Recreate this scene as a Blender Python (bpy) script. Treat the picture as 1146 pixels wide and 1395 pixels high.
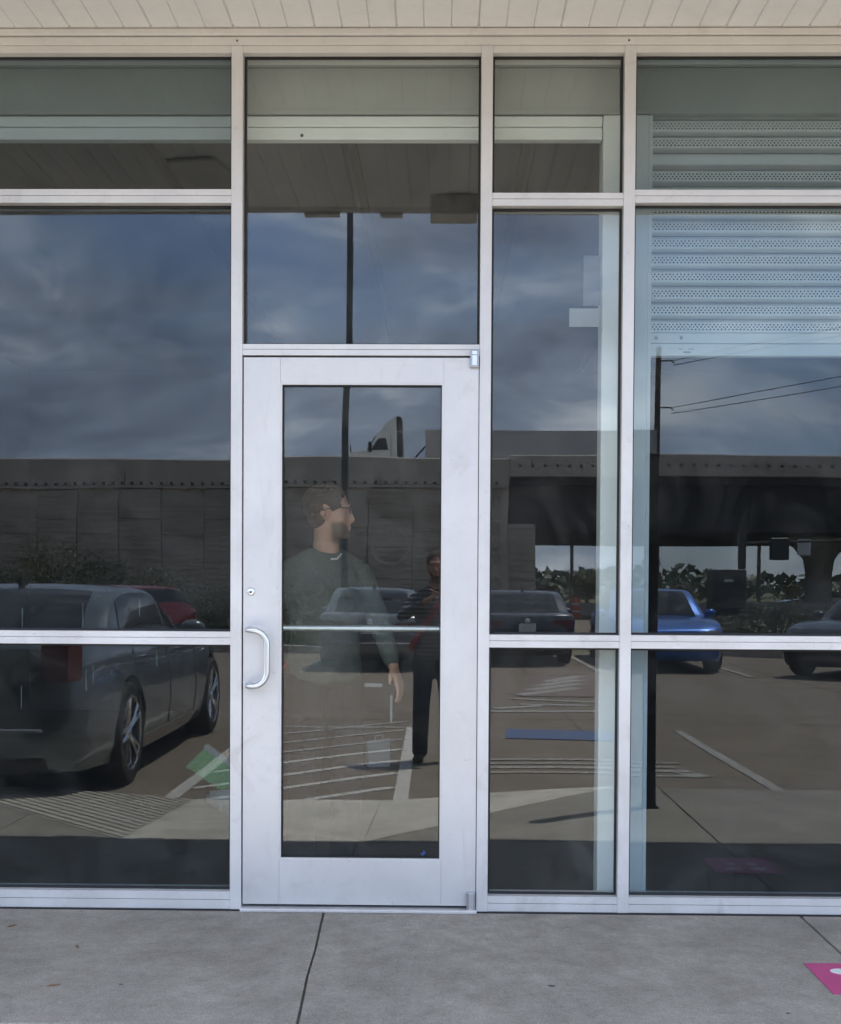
import bpy, bmesh, math, random
import numpy as np
from mathutils import Vector, Matrix, Euler
random.seed(7); rng = np.random.default_rng(11)
for o in list(bpy.data.objects): bpy.data.objects.remove(o)
SC = bpy.context.scene
COL = SC.collection
PI = math.pi

# ------------------------------------------------------------------ camera
# glass wall along y = 0, building at y > 0, car park at y < 0, paving z = 0
CAM_D, CAM_H, F_PX = 4.76, 1.277, 1661.0
PITCH, YAW, ROLL = 0.0218768, -0.0152898, 0.0056198
cam = bpy.data.cameras.new('camera'); cam_o = bpy.data.objects.new('camera', cam); COL.objects.link(cam_o)
cam.sensor_fit = 'VERTICAL'; cam.sensor_height = 36.0; cam.sensor_width = 36.0
cam.lens = F_PX / 1395.0 * 36.0
cam.shift_x = (573.0 - 576.4) / 1395.0
cam.shift_y = (836.19 - 697.5) / 1395.0
cam.clip_start = 0.05; cam.clip_end = 5000
def _cam_rot():
    cy, sy = math.cos(YAW), math.sin(YAW); cp, sp = math.cos(PITCH), math.sin(PITCH); cr, sr = math.cos(ROLL), math.sin(ROLL)
    Rz = Matrix(((cy, -sy, 0), (sy, cy, 0), (0, 0, 1)))
    Rx = Matrix(((1, 0, 0), (0, cp, -sp), (0, sp, cp)))
    A = Rx @ Rz                       # world -> (right, forward, up) before roll
    Rr = Matrix(((cr, 0, sr), (0, 1, 0), (-sr, 0, cr)))
    A = Rr @ A
    right, fwd, up = A[0], A[1], A[2]
    return Matrix((right, up, -Vector(fwd))).transposed()
cam_o.matrix_world = Matrix.Translation((0, -CAM_D, CAM_H)) @ _cam_rot().to_4x4()
SC.camera = cam_o
SC.render.resolution_x, SC.render.resolution_y = 841, 1024

# ------------------------------------------------------------------ sky and sun
SUN_TO = Vector((0.34, -0.27, 1.0)).normalized()      # from the ground towards the sun
SUN_EL = math.asin(SUN_TO.z); SUN_ROT = math.atan2(SUN_TO.x, SUN_TO.y)
world = bpy.data.worlds.new('World'); SC.world = world; world.use_nodes = True
wn = world.node_tree; wn.nodes.clear()
def wnode(t, **k):
    n = wn.nodes.new(t)
    for a, b in k.items(): setattr(n, a, b)
    return n
w_out = wnode('ShaderNodeOutputWorld'); w_bg = wnode('ShaderNodeBackground'); w_bg.inputs['Strength'].default_value = 0.14
w_sky = wnode('ShaderNodeTexSky', sky_type='NISHITA', sun_disc=False, sun_elevation=SUN_EL, sun_rotation=SUN_ROT)
w_sky.air_density = 1.0; w_sky.dust_density = 0.6; w_sky.ozone_density = 1.5
w_tc = wnode('ShaderNodeTexCoord')
w_mp = wnode('ShaderNodeMapping'); w_mp.inputs['Scale'].default_value = (-1.0, 1.0, 2.6); w_mp.inputs['Location'].default_value = (0.62, 0.15, 0.30); wn.links.new(w_tc.outputs['Generated'], w_mp.inputs['Vector'])
def wnoise(scale, detail, rough, dist):
    n = wnode('ShaderNodeTexNoise'); n.inputs['Scale'].default_value = scale; n.inputs['Detail'].default_value = detail; n.inputs['Roughness'].default_value = rough; n.inputs['Distortion'].default_value = dist
    wn.links.new(w_mp.outputs[0], n.inputs['Vector']); return n.outputs['Fac']
def wramp(fac, *stops):
    r = wnode('ShaderNodeValToRGB'); e = r.color_ramp.elements
    while len(e) < len(stops): e.new(0.5)
    for k, (p, c) in enumerate(stops): e[k].position = p; e[k].color = (*c, 1)
    wn.links.new(fac, r.inputs[0]); return r.outputs[0]
w_tint = wnode('ShaderNodeMixRGB', blend_type='MULTIPLY'); w_tint.inputs[0].default_value = 1.0; w_tint.inputs[2].default_value = (0.74, 0.85, 1.03, 1); wn.links.new(w_sky.outputs[0], w_tint.inputs[1])
cover = wramp(wnoise(3.6, 9, 0.57, 0.25), (0.33, (0.38, 0.38, 0.38)), (0.54, (0.96, 0.96, 0.96)))
tone = wramp(wnoise(5.2, 8, 0.60, 0.5), (0.36, (1.95, 2.40, 3.35)), (0.52, (3.4, 4.05, 5.35)), (0.65, (7.2, 7.8, 8.7)))
w_m = wnode('ShaderNodeMixRGB'); wn.links.new(cover, w_m.inputs[0]); wn.links.new(w_tint.outputs[0], w_m.inputs[1]); wn.links.new(tone, w_m.inputs[2])
wn.links.new(w_m.outputs[0], w_bg.inputs['Color']); wn.links.new(w_bg.outputs[0], w_out.inputs['Surface'])

sun = bpy.data.lights.new('sun', 'SUN'); sun.energy = 4.2; sun.angle = math.radians(0.55); sun.color = (1.0, 0.955, 0.88)
sun_o = bpy.data.objects.new('sun', sun); COL.objects.link(sun_o)
sun_o.rotation_euler = SUN_TO.to_track_quat('Z', 'Y').to_euler(); sun_o.location = (20, -20, 60)

vs = SC.view_settings; vs.view_transform = 'Standard'; vs.look = 'None'; vs.gamma = 1.0; vs.exposure = 1.85; vs.use_curve_mapping = False
cy_ = SC.cycles; cy_.use_denoising = True; cy_.max_bounces = 9; cy_.diffuse_bounces = 5; cy_.glossy_bounces = 5
cy_.transmission_bounces = 6; cy_.transparent_max_bounces = 24; cy_.caustics_reflective = False; cy_.caustics_refractive = False

# ------------------------------------------------------------------ helpers
def tag(o, label=None, cat=None, group=None, kind=None):
    if label: o['label'] = label
    if cat: o['category'] = cat
    if group: o['group'] = group
    if kind: o['kind'] = kind
    return o
def thing(name, label, cat, loc=(0, 0, 0), rz=0.0, group=None):
    o = bpy.data.objects.new(name, None); COL.objects.link(o); o.location = loc; o.rotation_euler = (0, 0, rz)
    o.empty_display_size = 0.1
    return tag(o, label, cat, group)
def link_mesh(name, me, mat=None, parent=None):
    o = bpy.data.objects.new(name, me); COL.objects.link(o)
    if mat is not None and len(me.materials) == 0: me.materials.append(mat)
    if parent is not None: o.parent = parent
    return o
def obj(name, bm, mat=None, parent=None, smooth=False, bevel=0.0, seg=1):
    if bevel: bmesh.ops.bevel(bm, geom=bm.edges[:], offset=bevel, segments=seg, affect='EDGES', profile=0.6, clamp_overlap=True)
    me = bpy.data.meshes.new(name); bm.to_mesh(me); bm.free()
    if smooth:
        me.polygons.foreach_set('use_smooth', [True] * len(me.polygons))
        if smooth != 'all': me.set_sharp_from_angle(angle=math.radians(smooth if smooth is not True else 38))
    return link_mesh(name, me, mat, parent)
def struct(name, bm, mat, parent=None, **k):
    o = obj(name, bm, mat, parent, **k)
    if parent is None: o['kind'] = 'structure'
    return o
def B(bm=None, x0=0, x1=1, y0=0, y1=1, z0=0, z1=1):
    bm = bm or bmesh.new()
    v = [bm.verts.new(p) for p in ((x0, y0, z0), (x1, y0, z0), (x1, y1, z0), (x0, y1, z0), (x0, y0, z1), (x1, y0, z1), (x1, y1, z1), (x0, y1, z1))]
    for f in ((0, 3, 2, 1), (4, 5, 6, 7), (0, 1, 5, 4), (1, 2, 6, 5), (2, 3, 7, 6), (3, 0, 4, 7)): bm.faces.new([v[i] for i in f])
    return bm
def prism(pts, z0, z1, bm=None):          # pts: plan polygon; z0/z1 numbers or lists per corner
    bm = bm or bmesh.new(); n = len(pts)
    if sum(pts[i][0] * pts[(i + 1) % n][1] - pts[(i + 1) % n][0] * pts[i][1] for i in range(n)) < 0: 
        pts = pts[::-1]
        z0 = z0[::-1] if isinstance(z0, (list, tuple)) else z0; z1 = z1[::-1] if isinstance(z1, (list, tuple)) else z1
    za = z0 if isinstance(z0, (list, tuple)) else [z0] * n; zb = z1 if isinstance(z1, (list, tuple)) else [z1] * n
    a = [bm.verts.new((p[0], p[1], za[i])) for i, p in enumerate(pts)]; b = [bm.verts.new((p[0], p[1], zb[i])) for i, p in enumerate(pts)]
    bm.faces.new(a[::-1]); bm.faces.new(b)
    for i in range(n): j = (i + 1) % n; bm.faces.new((a[i], a[j], b[j], b[i]))
    return bm
def tube(path, r, n=10, bm=None, caps=True):
    bm = bm or bmesh.new(); rings = []
    path = [Vector(p) for p in path]; rr = r if isinstance(r, (list, tuple)) else [r] * len(path)
    up = None
    for i, p in enumerate(path):
        t = (path[min(i + 1, len(path) - 1)] - path[max(i - 1, 0)]).normalized()
        if up is None: up = Vector((0, 0, 1)) if abs(t.z) < 0.9 else Vector((1, 0, 0))
        a = t.cross(up).normalized(); b = a.cross(t).normalized(); up = b
        rings.append([bm.verts.new(p + (a * math.cos(2 * PI * k / n) + b * math.sin(2 * PI * k / n)) * rr[i]) for k in range(n)])
    for i in range(len(rings) - 1):
        for k in range(n): bm.faces.new((rings[i][k], rings[i][(k + 1) % n], rings[i + 1][(k + 1) % n], rings[i + 1][k]))
    if caps: bm.faces.new(rings[0][::-1]); bm.faces.new(rings[-1])
    bmesh.ops.recalc_face_normals(bm, faces=bm.faces[:])
    return bm
def lathe(prof, n=24, axis='Z', bm=None):
    bm = bm or bmesh.new(); rings = []
    for r, h in prof:
        ring = []
        for k in range(n):
            a = 2 * PI * k / n
            c = (r * math.cos(a), r * math.sin(a), h)
            ring.append(bm.verts.new(c if axis == 'Z' else ((h, c[0], c[1]) if axis == 'X' else (c[0], h, c[1]))))
        rings.append(ring)
    for i in range(len(rings) - 1):
        for k in range(n): bm.faces.new((rings[i][k], rings[i][(k + 1) % n], rings[i + 1][(k + 1) % n], rings[i + 1][k]))
    bmesh.ops.recalc_face_normals(bm, faces=bm.faces[:])
    return bm
def ball(c, r, bm=None, sub=2, scale=(1, 1, 1), rot=None):
    bm = bm or bmesh.new()
    m = Matrix.Translation(c) @ (rot.to_4x4() if rot is not None else Matrix.Identity(4)) @ Matrix.Diagonal((scale[0] * r, scale[1] * r, scale[2] * r, 1))
    bmesh.ops.create_icosphere(bm, subdivisions=sub, radius=1.0, matrix=m)
    return bm
def pydata(name, v, f, mat=None, parent=None, smooth=False):
    me = bpy.data.meshes.new(name); me.from_pydata([tuple(map(float, p)) for p in v], [], f); me.update()
    if smooth: me.polygons.foreach_set('use_smooth', [True] * len(me.polygons))
    return link_mesh(name, me, mat, parent)
def copy_tree(o, parent=None):
    c = o.copy(); COL.objects.link(c); c.parent = parent
    for ch in list(o.children): copy_tree(ch, c)
    return c

# ------------------------------------------------------------------ materials
MATS = {}
def newmat(name):
    m = bpy.data.materials.new(name); m.use_nodes = True
    nt = m.node_tree; b = nt.nodes['Principled BSDF']
    MATS[name] = m
    return m, nt, b
def N(nt, t, **k):
    n = nt.nodes.new(t)
    for a, b in k.items(): setattr(n, a, b)
    return n
def pbr(name, col, rough=0.5, metal=0.0, var=0.0, scale=8.0, bump=0.0, bscale=60.0, rvar=0.0, spec=0.5, coat=0.0, stretch=(1, 1, 1), coord='Object'):
    """plain surface with mottling of its colour, roughness variation and fine relief"""
    m, nt, b = newmat(name)
    b.inputs['Base Color'].default_value = (*col, 1); b.inputs['Roughness'].default_value = rough; b.inputs['Metallic'].default_value = metal
    b.inputs['Specular IOR Level'].default_value = spec; b.inputs['Coat Weight'].default_value = coat
    tc = N(nt, 'ShaderNodeTexCoord'); mp = N(nt, 'ShaderNodeMapping'); mp.inputs['Scale'].default_value = stretch
    nt.links.new(tc.outputs[coord], mp.inputs['Vector'])
    if var or rvar:
        n = N(nt, 'ShaderNodeTexNoise'); n.inputs['Scale'].default_value = scale; n.inputs['Detail'].default_value = 6; n.inputs['Roughness'].default_value = 0.62
        nt.links.new(mp.outputs[0], n.inputs['Vector'])
        if var:
            r = N(nt, 'ShaderNodeValToRGB'); e = r.color_ramp.elements
            e[0].position = 0.3; e[1].position = 0.7
            e[0].color = (*[max(0, c * (1 - var)) for c in col], 1); e[1].color = (*[min(1, c * (1 + var)) for c in col], 1)
            nt.links.new(n.outputs['Fac'], r.inputs[0]); nt.links.new(r.outputs[0], b.inputs['Base Color'])
        if rvar:
            mr = N(nt, 'ShaderNodeMapRange'); mr.inputs['From Min'].default_value = 0.3; mr.inputs['From Max'].default_value = 0.7
            mr.inputs['To Min'].default_value = max(0.02, rough - rvar); mr.inputs['To Max'].default_value = min(1, rough + rvar)
            nt.links.new(n.outputs['Fac'], mr.inputs['Value']); nt.links.new(mr.outputs[0], b.inputs['Roughness'])
    if bump:
        n2 = N(nt, 'ShaderNodeTexNoise'); n2.inputs['Scale'].default_value = bscale; n2.inputs['Detail'].default_value = 4
        nt.links.new(mp.outputs[0], n2.inputs['Vector'])
        bp = N(nt, 'ShaderNodeBump'); bp.inputs['Strength'].default_value = bump; bp.inputs['Distance'].default_value = 0.01
        nt.links.new(n2.outputs['Fac'], bp.inputs['Height']); nt.links.new(bp.outputs[0], b.inputs['Normal'])
    return m
def grime(m, amount=0.35, streak=(6, 6, 0.8), col=(0.30, 0.27, 0.23)):
    """hand marks, scuffs, run-off streaks and specks on painted metal"""
    nt = m.node_tree; b = nt.nodes['Principled BSDF']; src = b.inputs['Base Color'].links[0].from_socket
    geo = N(nt, 'ShaderNodeNewGeometry')
    def layer(src, scale, lo, hi, amt, sc, detail=8):
        mp = N(nt, 'ShaderNodeMapping'); mp.inputs['Scale'].default_value = sc; nt.links.new(geo.outputs['Position'], mp.inputs['Vector'])
        n = N(nt, 'ShaderNodeTexNoise'); n.inputs['Scale'].default_value = scale; n.inputs['Detail'].default_value = detail; n.inputs['Roughness'].default_value = 0.7; n.inputs['Distortion'].default_value = 0.8; nt.links.new(mp.outputs[0], n.inputs['Vector'])
        mr = N(nt, 'ShaderNodeMapRange'); mr.inputs['From Min'].default_value = lo; mr.inputs['From Max'].default_value = hi; mr.inputs['To Max'].default_value = amt; nt.links.new(n.outputs['Fac'], mr.inputs['Value'])
        x = N(nt, 'ShaderNodeMixRGB'); nt.links.new(mr.outputs[0], x.inputs[0]); nt.links.new(src, x.inputs[1]); x.inputs[2].default_value = (*col, 1); return x.outputs[0]
    src = layer(src, 5.0, 0.56, 0.74, amount, (1, 1, 1)); src = layer(src, 3.0, 0.58, 0.78, amount * 0.8, streak); src = layer(src, 42.0, 0.66, 0.74, amount * 1.3, (1, 1, 1), 3)
    nt.links.new(src, b.inputs['Base Color']); return m
def concrete(name, col, var=0.16, stain=(0.16, 0.14, 0.12), brush=0.0, spots=True):
    m, nt, b = newmat(name); b.inputs['Roughness'].default_value = 0.85
    tc = N(nt, 'ShaderNodeTexCoord'); geo = N(nt, 'ShaderNodeNewGeometry')
    P = geo.outputs['Position']
    def noise(s, d, rg=0.6, vec=None, dist=0.0):
        n = N(nt, 'ShaderNodeTexNoise'); n.inputs['Scale'].default_value = s; n.inputs['Detail'].default_value = d; n.inputs['Roughness'].default_value = rg; n.inputs['Distortion'].default_value = dist
        nt.links.new(vec or P, n.inputs['Vector']); return n.outputs['Fac']
    def ramp(fac, p0, p1, c0, c1):
        r = N(nt, 'ShaderNodeValToRGB'); e = r.color_ramp.elements; e[0].position = p0; e[1].position = p1; e[0].color = (*c0, 1); e[1].color = (*c1, 1)
        nt.links.new(fac, r.inputs[0]); return r.outputs[0]
    def mix(mode, fac, a, c):
        x = N(nt, 'ShaderNodeMixRGB', blend_type=mode)
        if isinstance(fac, float): x.inputs[0].default_value = fac
        else: nt.links.new(fac, x.inputs[0])
        for s, v in ((1, a), (2, c)):
            if isinstance(v, tuple): x.inputs[s].default_value = (*v, 1)
            else: nt.links.new(v, x.inputs[s])
        return x.outputs[0]
    base = ramp(noise(1.7, 8, 0.68), 0.32, 0.70, tuple(c * (1 - var) for c in col), tuple(c * (1 + var) for c in col))
    fine = ramp(noise(55, 6, 0.75), 0.3, 0.7, (0.82, 0.82, 0.82), (1.14, 1.14, 1.14))
    c = mix('MULTIPLY', 1.0, base, fine)
    c = mix('MULTIPLY', 1.0, c, ramp(noise(13, 9, 0.72, dist=0.3), 0.3, 0.72, (0.80, 0.80, 0.79), (1.16, 1.16, 1.17)))
    c = mix('MULTIPLY', 1.0, c, ramp(noise(160, 3, 0.6), 0.36, 0.60, (0.72, 0.72, 0.72), (1.06, 1.06, 1.06)))
    blot = ramp(noise(4.2, 6, 0.6, dist=0.6), 0.50, 0.74, (0, 0, 0), (0.50, 0.50, 0.50))
    c = mix('MIX', blot, c, tuple(stain))
    mp = N(nt, 'ShaderNodeMapping'); mp.inputs['Scale'].default_value = (3.0, 90.0, 3.0); mp.inputs['Rotation'].default_value = (0, 0, 0.05); nt.links.new(P, mp.inputs['Vector'])
    if brush:
        br = ramp(noise(1.0, 4, 0.6, vec=mp.outputs[0]), 0.3, 0.7, (1 - brush,) * 3, (1 + brush * 0.5,) * 3)
        c = mix('MULTIPLY', 1.0, c, br)
    if spots:
        v = N(nt, 'ShaderNodeTexVoronoi', feature='F1'); v.inputs['Scale'].default_value = 2.6; v.inputs['Randomness'].default_value = 1.0; nt.links.new(P, v.inputs['Vector'])
        sp = ramp(v.outputs['Distance'], 0.022, 0.034, (0.75, 0.75, 0.75), (0, 0, 0))
        c = mix('MIX', sp, c, (0.05, 0.047, 0.045))
        v2 = N(nt, 'ShaderNodeTexVoronoi', feature='F1'); v2.inputs['Scale'].default_value = 7.0; nt.links.new(P, v2.inputs['Vector'])
        sp2 = ramp(v2.outputs['Distance'], 0.03, 0.05, (0.5, 0.5, 0.5), (0, 0, 0))
        c = mix('MIX', sp2, c, tuple(min(1, x * 1.5) for x in col))
    nt.links.new(c, b.inputs['Base Color'])
    bp = N(nt, 'ShaderNodeBump'); bp.inputs['Strength'].default_value = 0.35; bp.inputs['Distance'].default_value = 0.006
    nt.links.new(noise(45, 6, 0.7), bp.inputs['Height']); nt.links.new(bp.outputs[0], b.inputs['Normal'])
    return m
def paint(name, col, under, wear=0.5):
    m, nt, b = newmat(name); b.inputs['Roughness'].default_value = 0.8
    geo = N(nt, 'ShaderNodeNewGeometry')
    n = N(nt, 'ShaderNodeTexNoise'); n.inputs['Scale'].default_value = 16; n.inputs['Detail'].default_value = 9; n.inputs['Roughness'].default_value = 0.75; nt.links.new(geo.outputs['Position'], n.inputs['Vector'])
    r = N(nt, 'ShaderNodeValToRGB'); e = r.color_ramp.elements
    e[0].position = wear - 0.03; e[1].position = wear + 0.10; e[0].color = (*under, 1); e[1].color = (*col, 1)
    nt.links.new(n.outputs['Fac'], r.inputs[0]); nt.links.new(r.outputs[0], b.inputs['Base Color'])
    return m
def glass_mat(name, tint, f0, wave=0.0, smudge=0.0, wscale=1.1):
    """architectural glass: clear transmission with a tint, mirror reflection by Schlick's angle law"""
    m, nt, b = newmat(name); nt.nodes.remove(b); out = nt.nodes['Material Output']
    geo = N(nt, 'ShaderNodeNewGeometry')
    dot = N(nt, 'ShaderNodeVectorMath', operation='DOT_PRODUCT'); nt.links.new(geo.outputs['Incoming'], dot.inputs[0]); nt.links.new(geo.outputs['Normal'], dot.inputs[1])
    ab = N(nt, 'ShaderNodeMath', operation='ABSOLUTE'); nt.links.new(dot.outputs['Value'], ab.inputs[0])
    om = N(nt, 'ShaderNodeMath', operation='SUBTRACT', use_clamp=True); om.inputs[0].default_value = 1.0; nt.links.new(ab.outputs[0], om.inputs[1])
    pw = N(nt, 'ShaderNodeMath', operation='POWER'); pw.inputs[1].default_value = 5.0; nt.links.new(om.outputs[0], pw.inputs[0])
    ma = N(nt, 'ShaderNodeMath', operation='MULTIPLY_ADD'); ma.inputs[1].default_value = 1 - f0; ma.inputs[2].default_value = f0; nt.links.new(pw.outputs[0], ma.inputs[0])
    tr = N(nt, 'ShaderNodeBsdfTransparent'); tr.inputs['Color'].default_value = (*tint, 1)
    gl = N(nt, 'ShaderNodeBsdfGlossy'); gl.inputs['Roughness'].default_value = 0.0; gl.inputs['Color'].default_value = (0.97, 0.985, 1.0, 1)
    if wave:
        n = N(nt, 'ShaderNodeTexNoise'); n.inputs['Scale'].default_value = wscale; n.inputs['Detail'].default_value = 1.0; nt.links.new(geo.outputs['Position'], n.inputs['Vector'])
        bp = N(nt, 'ShaderNodeBump'); bp.inputs['Strength'].default_value = 1.0; bp.inputs['Distance'].default_value = wave
        nt.links.new(n.outputs['Fac'], bp.inputs['Height']); nt.links.new(bp.outputs[0], gl.inputs['Normal'])
    mx = N(nt, 'ShaderNodeMixShader'); nt.links.new(ma.outputs[0], mx.inputs[0]); nt.links.new(tr.outputs[0], mx.inputs[1]); nt.links.new(gl.outputs[0], mx.inputs[2])
    last = mx.outputs[0]
    if smudge:                       # dust and wiping marks lying on the glass
        n = N(nt, 'ShaderNodeTexNoise'); n.inputs['Scale'].default_value = 3.0; n.inputs['Detail'].default_value = 8; n.inputs['Roughness'].default_value = 0.65; n.inputs['Distortion'].default_value = 1.2
        nt.links.new(geo.outputs['Position'], n.inputs['Vector'])
        mr = N(nt, 'ShaderNodeMapRange'); mr.inputs['From Min'].default_value = 0.45; mr.inputs['From Max'].default_value = 0.8; mr.inputs['To Min'].default_value = smudge * 0.12; mr.inputs['To Max'].default_value = smudge
        nt.links.new(n.outputs['Fac'], mr.inputs['Value'])
        df = N(nt, 'ShaderNodeBsdfDiffuse'); df.inputs['Color'].default_value = (0.55, 0.54, 0.52, 1)
        m2 = N(nt, 'ShaderNodeMixShader'); nt.links.new(mr.outputs[0], m2.inputs[0]); nt.links.new(last, m2.inputs[1]); nt.links.new(df.outputs[0], m2.inputs[2]); last = m2.outputs[0]
    nt.links.new(last, out.inputs['Surface'])
    return m

M = {}
M['alu'] = pbr('frame_aluminium', (0.62, 0.615, 0.615), 0.45, 0.3, var=0.10, scale=3.0, bump=0.03, bscale=200, rvar=0.08)
M['alu_door'] = pbr('door_aluminium', (0.60, 0.60, 0.605), 0.42, 0.3, var=0.09, scale=2.2, bump=0.03, bscale=150, rvar=0.10)
grime(M['alu'], 0.32); grime(M['alu_door'], 0.26)
M['alu_dark'] = pbr('hinge_metal', (0.36, 0.37, 0.40), 0.38, 0.6, var=0.08, scale=20)
M['steel'] = pbr('handle_satin_steel', (0.66, 0.68, 0.71), 0.28, 0.75, var=0.03, scale=14)
M['black_rubber'] = pbr('gasket_rubber', (0.012, 0.012, 0.013), 0.6, var=0.2, scale=30)
M['black'] = pbr('flat_black', (0.015, 0.015, 0.016), 0.7, var=0.2)
M['trim'] = pbr('header_paint', (0.60, 0.59, 0.575), 0.55, 0.0, var=0.07, scale=4, bump=0.05, bscale=80)
M['soffit'] = pbr('soffit_vinyl', (0.75, 0.745, 0.745), 0.6, 0.0, var=0.07, scale=2.5, bump=0.06, bscale=60)
M['stucco'] = pbr('wall_stucco', (0.50, 0.45, 0.38), 0.9, var=0.1, scale=3, bump=0.3, bscale=90)
grime(M['trim'], 0.30); grime(M['soffit'], 0.16, (1, .2, 1))
M['glass_clear'] = glass_mat('glass_clear', (0.93, 0.955, 0.945), 0.045, wave=0.0014, smudge=0.045)
M['glass_tint'] = glass_mat('glass_tinted', (0.76, 0.81, 0.825), 0.038, wave=0.0014, smudge=0.032)
M['walk'] = concrete('walk_concrete', (0.320, 0.294, 0.252), 0.20, brush=0.05)
M['ramp'] = concrete('ramp_concrete', (0.62, 0.58, 0.51), 0.16, stain=(0.22, 0.20, 0.18), spots=False)
M['lot'] = concrete('lot_concrete', (0.215, 0.172, 0.128), 0.14, stain=(0.11, 0.10, 0.09), spots=False)
M['paint_w'] = paint('lot_paint_white', (0.56, 0.54, 0.50), (0.21, 0.19, 0.165), 0.39)
M['paint_wf'] = paint('lot_paint_faded', (0.43, 0.41, 0.38), (0.20, 0.18, 0.158), 0.45)
M['paint_b'] = paint('lot_paint_blue', (0.04, 0.11, 0.30), (0.19, 0.17, 0.15), 0.44)
M['paint_r'] = paint('lot_paint_red', (0.20, 0.09, 0.08), (0.195, 0.17, 0.15), 0.50)
M['pier_conc'] = pbr('bridge_concrete', (0.42, 0.385, 0.335), 0.9, var=0.14, scale=0.6, bump=0.2, bscale=8)
M['girder'] = pbr('girder_dark_steel', (0.03, 0.032, 0.037), 0.9, var=0.15, scale=0.5)
M['white_paint'] = pbr('shutter_white', (0.80, 0.83, 0.83), 0.5, var=0.05, scale=3.0, bump=0.03, bscale=60)
M['hood'] = pbr('shutter_hood_grey', (0.36, 0.375, 0.365), 0.6, var=0.08, scale=3.0)
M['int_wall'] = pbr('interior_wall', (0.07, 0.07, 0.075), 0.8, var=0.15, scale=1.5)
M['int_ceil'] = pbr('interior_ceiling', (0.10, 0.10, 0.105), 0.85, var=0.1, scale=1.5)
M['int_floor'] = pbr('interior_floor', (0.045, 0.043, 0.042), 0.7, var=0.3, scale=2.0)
# ================================================================== THE SETTING
LOT_Z = -0.13
# ---- ground sheet to the horizon
M['earth'] = pbr('earth_and_grass', (0.115, 0.115, 0.06), 0.95, var=0.35, scale=0.08)
struct('ground', B(None, -1500, 1500, -2500, 400, -0.9, -0.20), M['earth'])
# ---- car park
lot = struct('parking_lot', B(None, -26, 26, -21.3, -3.0, -0.5, LOT_Z), M['lot'])
lot2 = struct('access_road', B(None, -60, 60, -52, -34, -0.5, -0.15), M['lot'])
M['joint'] = pbr('joint_sealant', (0.11, 0.095, 0.08), 0.9, var=0.3, scale=20)
for i, (a, b_) in enumerate((((1.40, -3.05), (1.36, -21)), ((-5.0, -3.05), (-5.0, -21)), ((5.6, -3.05), (5.6, -21)))):
    w = 0.007
    struct('lot_joint', prism([(a[0] - w, a[1]), (a[0] + w, a[1]), (b_[0] + w, b_[1]), (b_[0] - w, b_[1])], LOT_Z - 0.01, LOT_Z + 0.003), M['joint'], lot)
for y in (-8.1, -13.2): struct('lot_joint', B(None, -25, 25, y - .007, y + .007, LOT_Z - .01, LOT_Z + .002), M['joint'], lot)
# painted markings, thin sheets on the concrete
mk_i = [0]
def mark(pts, mat, name='painted_line'):
    mk_i[0] += 1
    return struct(name, prism(pts, LOT_Z - 0.01, LOT_Z + 0.004 + 0.00025 * mk_i[0]), M[mat], lot)
def bar(a, b_, w, mat, name='painted_line'):
    a, b_ = Vector((*a, 0)), Vector((*b_, 0)); n = (b_ - a).normalized(); s = Vector((-n.y, n.x, 0)) * (w / 2)
    return mark([((a + s).x, (a + s).y), ((b_ + s).x, (b_ + s).y), ((b_ - s).x, (b_ - s).y), ((a - s).x, (a - s).y)], mat, name)
bar((-0.262, -3.03), (-0.275, -7.42), 0.10, 'paint_w')
bar((-1.80, -3.03), (-1.80, -7.42), 0.10, 'paint_w')
bar((-1.75, -7.37), (-0.33, -7.37), 0.10, 'paint_wf')
for k in range(7):                                   # hatching of the access aisle
    y1 = -3.70 - 0.655 * k * (1 + 0.012 * k)
    x0, x1 = -1.74, -0.33
    y0 = y1 + (x1 - x0) * 0.98 + 0.02 * ((k * 7) % 3)
    if y0 > -3.05: x0 = x1 - (y1 - -3.05) * -1 / 0.98; y0 = -3.05
    bar((x0, y0), (x1, y1), 0.075, 'paint_w' if k < 4 else 'paint_wf')
bar((2.375, -3.60), (2.375, -7.30), 0.09, 'paint_wf')
bar((4.95, -3.30), (4.95, -7.60), 0.09, 'paint_wf')
for i, y in enumerate((-4.36, -4.62, -4.83, -5.06)):
    bar((0.36, y), (1.86 + 0.08 * (i % 2), y - 0.01), 0.075 if i != 1 else 0.11, 'paint_wf', 'painted_symbol_bar')
mark([(1.80, -4.55), (2.0, -4.50), (2.05, -4.35), (1.88, -4.30)], 'paint_wf', 'painted_symbol_bar')
mark([(0.60, -6.45), (1.68, -6.28), (1.75, -6.98), (0.64, -7.18)], 'paint_b', 'painted_blue_patch')
bar((0.50, -8.88), (1.80, -8.90), 0.16, 'paint_wf', 'painted_symbol_bar'); bar((0.60, -9.2), (1.2, -9.55), 0.16, 'paint_wf', 'painted_symbol_bar')
bar((0.95, -9.72), (1.75, -9.55), 0.14, 'paint_wf', 'painted_symbol_bar'); bar((0.9, -10.45), (1.95, -9.95), 0.14, 'paint_wf', 'painted_symbol_bar')
mark([(1.0, -10.8), (1.95, -10.7), (2.35, -14.1), (1.45, -14.6)], 'paint_r', 'painted_red_patch')
for k in range(4): bar((1.0 + .2 * k, -11.0 - .75 * k), (1.9 + .1 * k, -12.1 - .75 * k), 0.22, 'paint_wf', 'painted_symbol_bar')
for x in (-7.45, -4.88, -2.3, 0.22, 2.62, 5.1, 7.6, 10.1): bar((x, -15.2), (x, -20.6), 0.10, 'paint_wf')
for x in (-4.35, -6.95, 7.6): bar((x, -3.1), (x, -7.8), 0.10, 'paint_wf')

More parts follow.
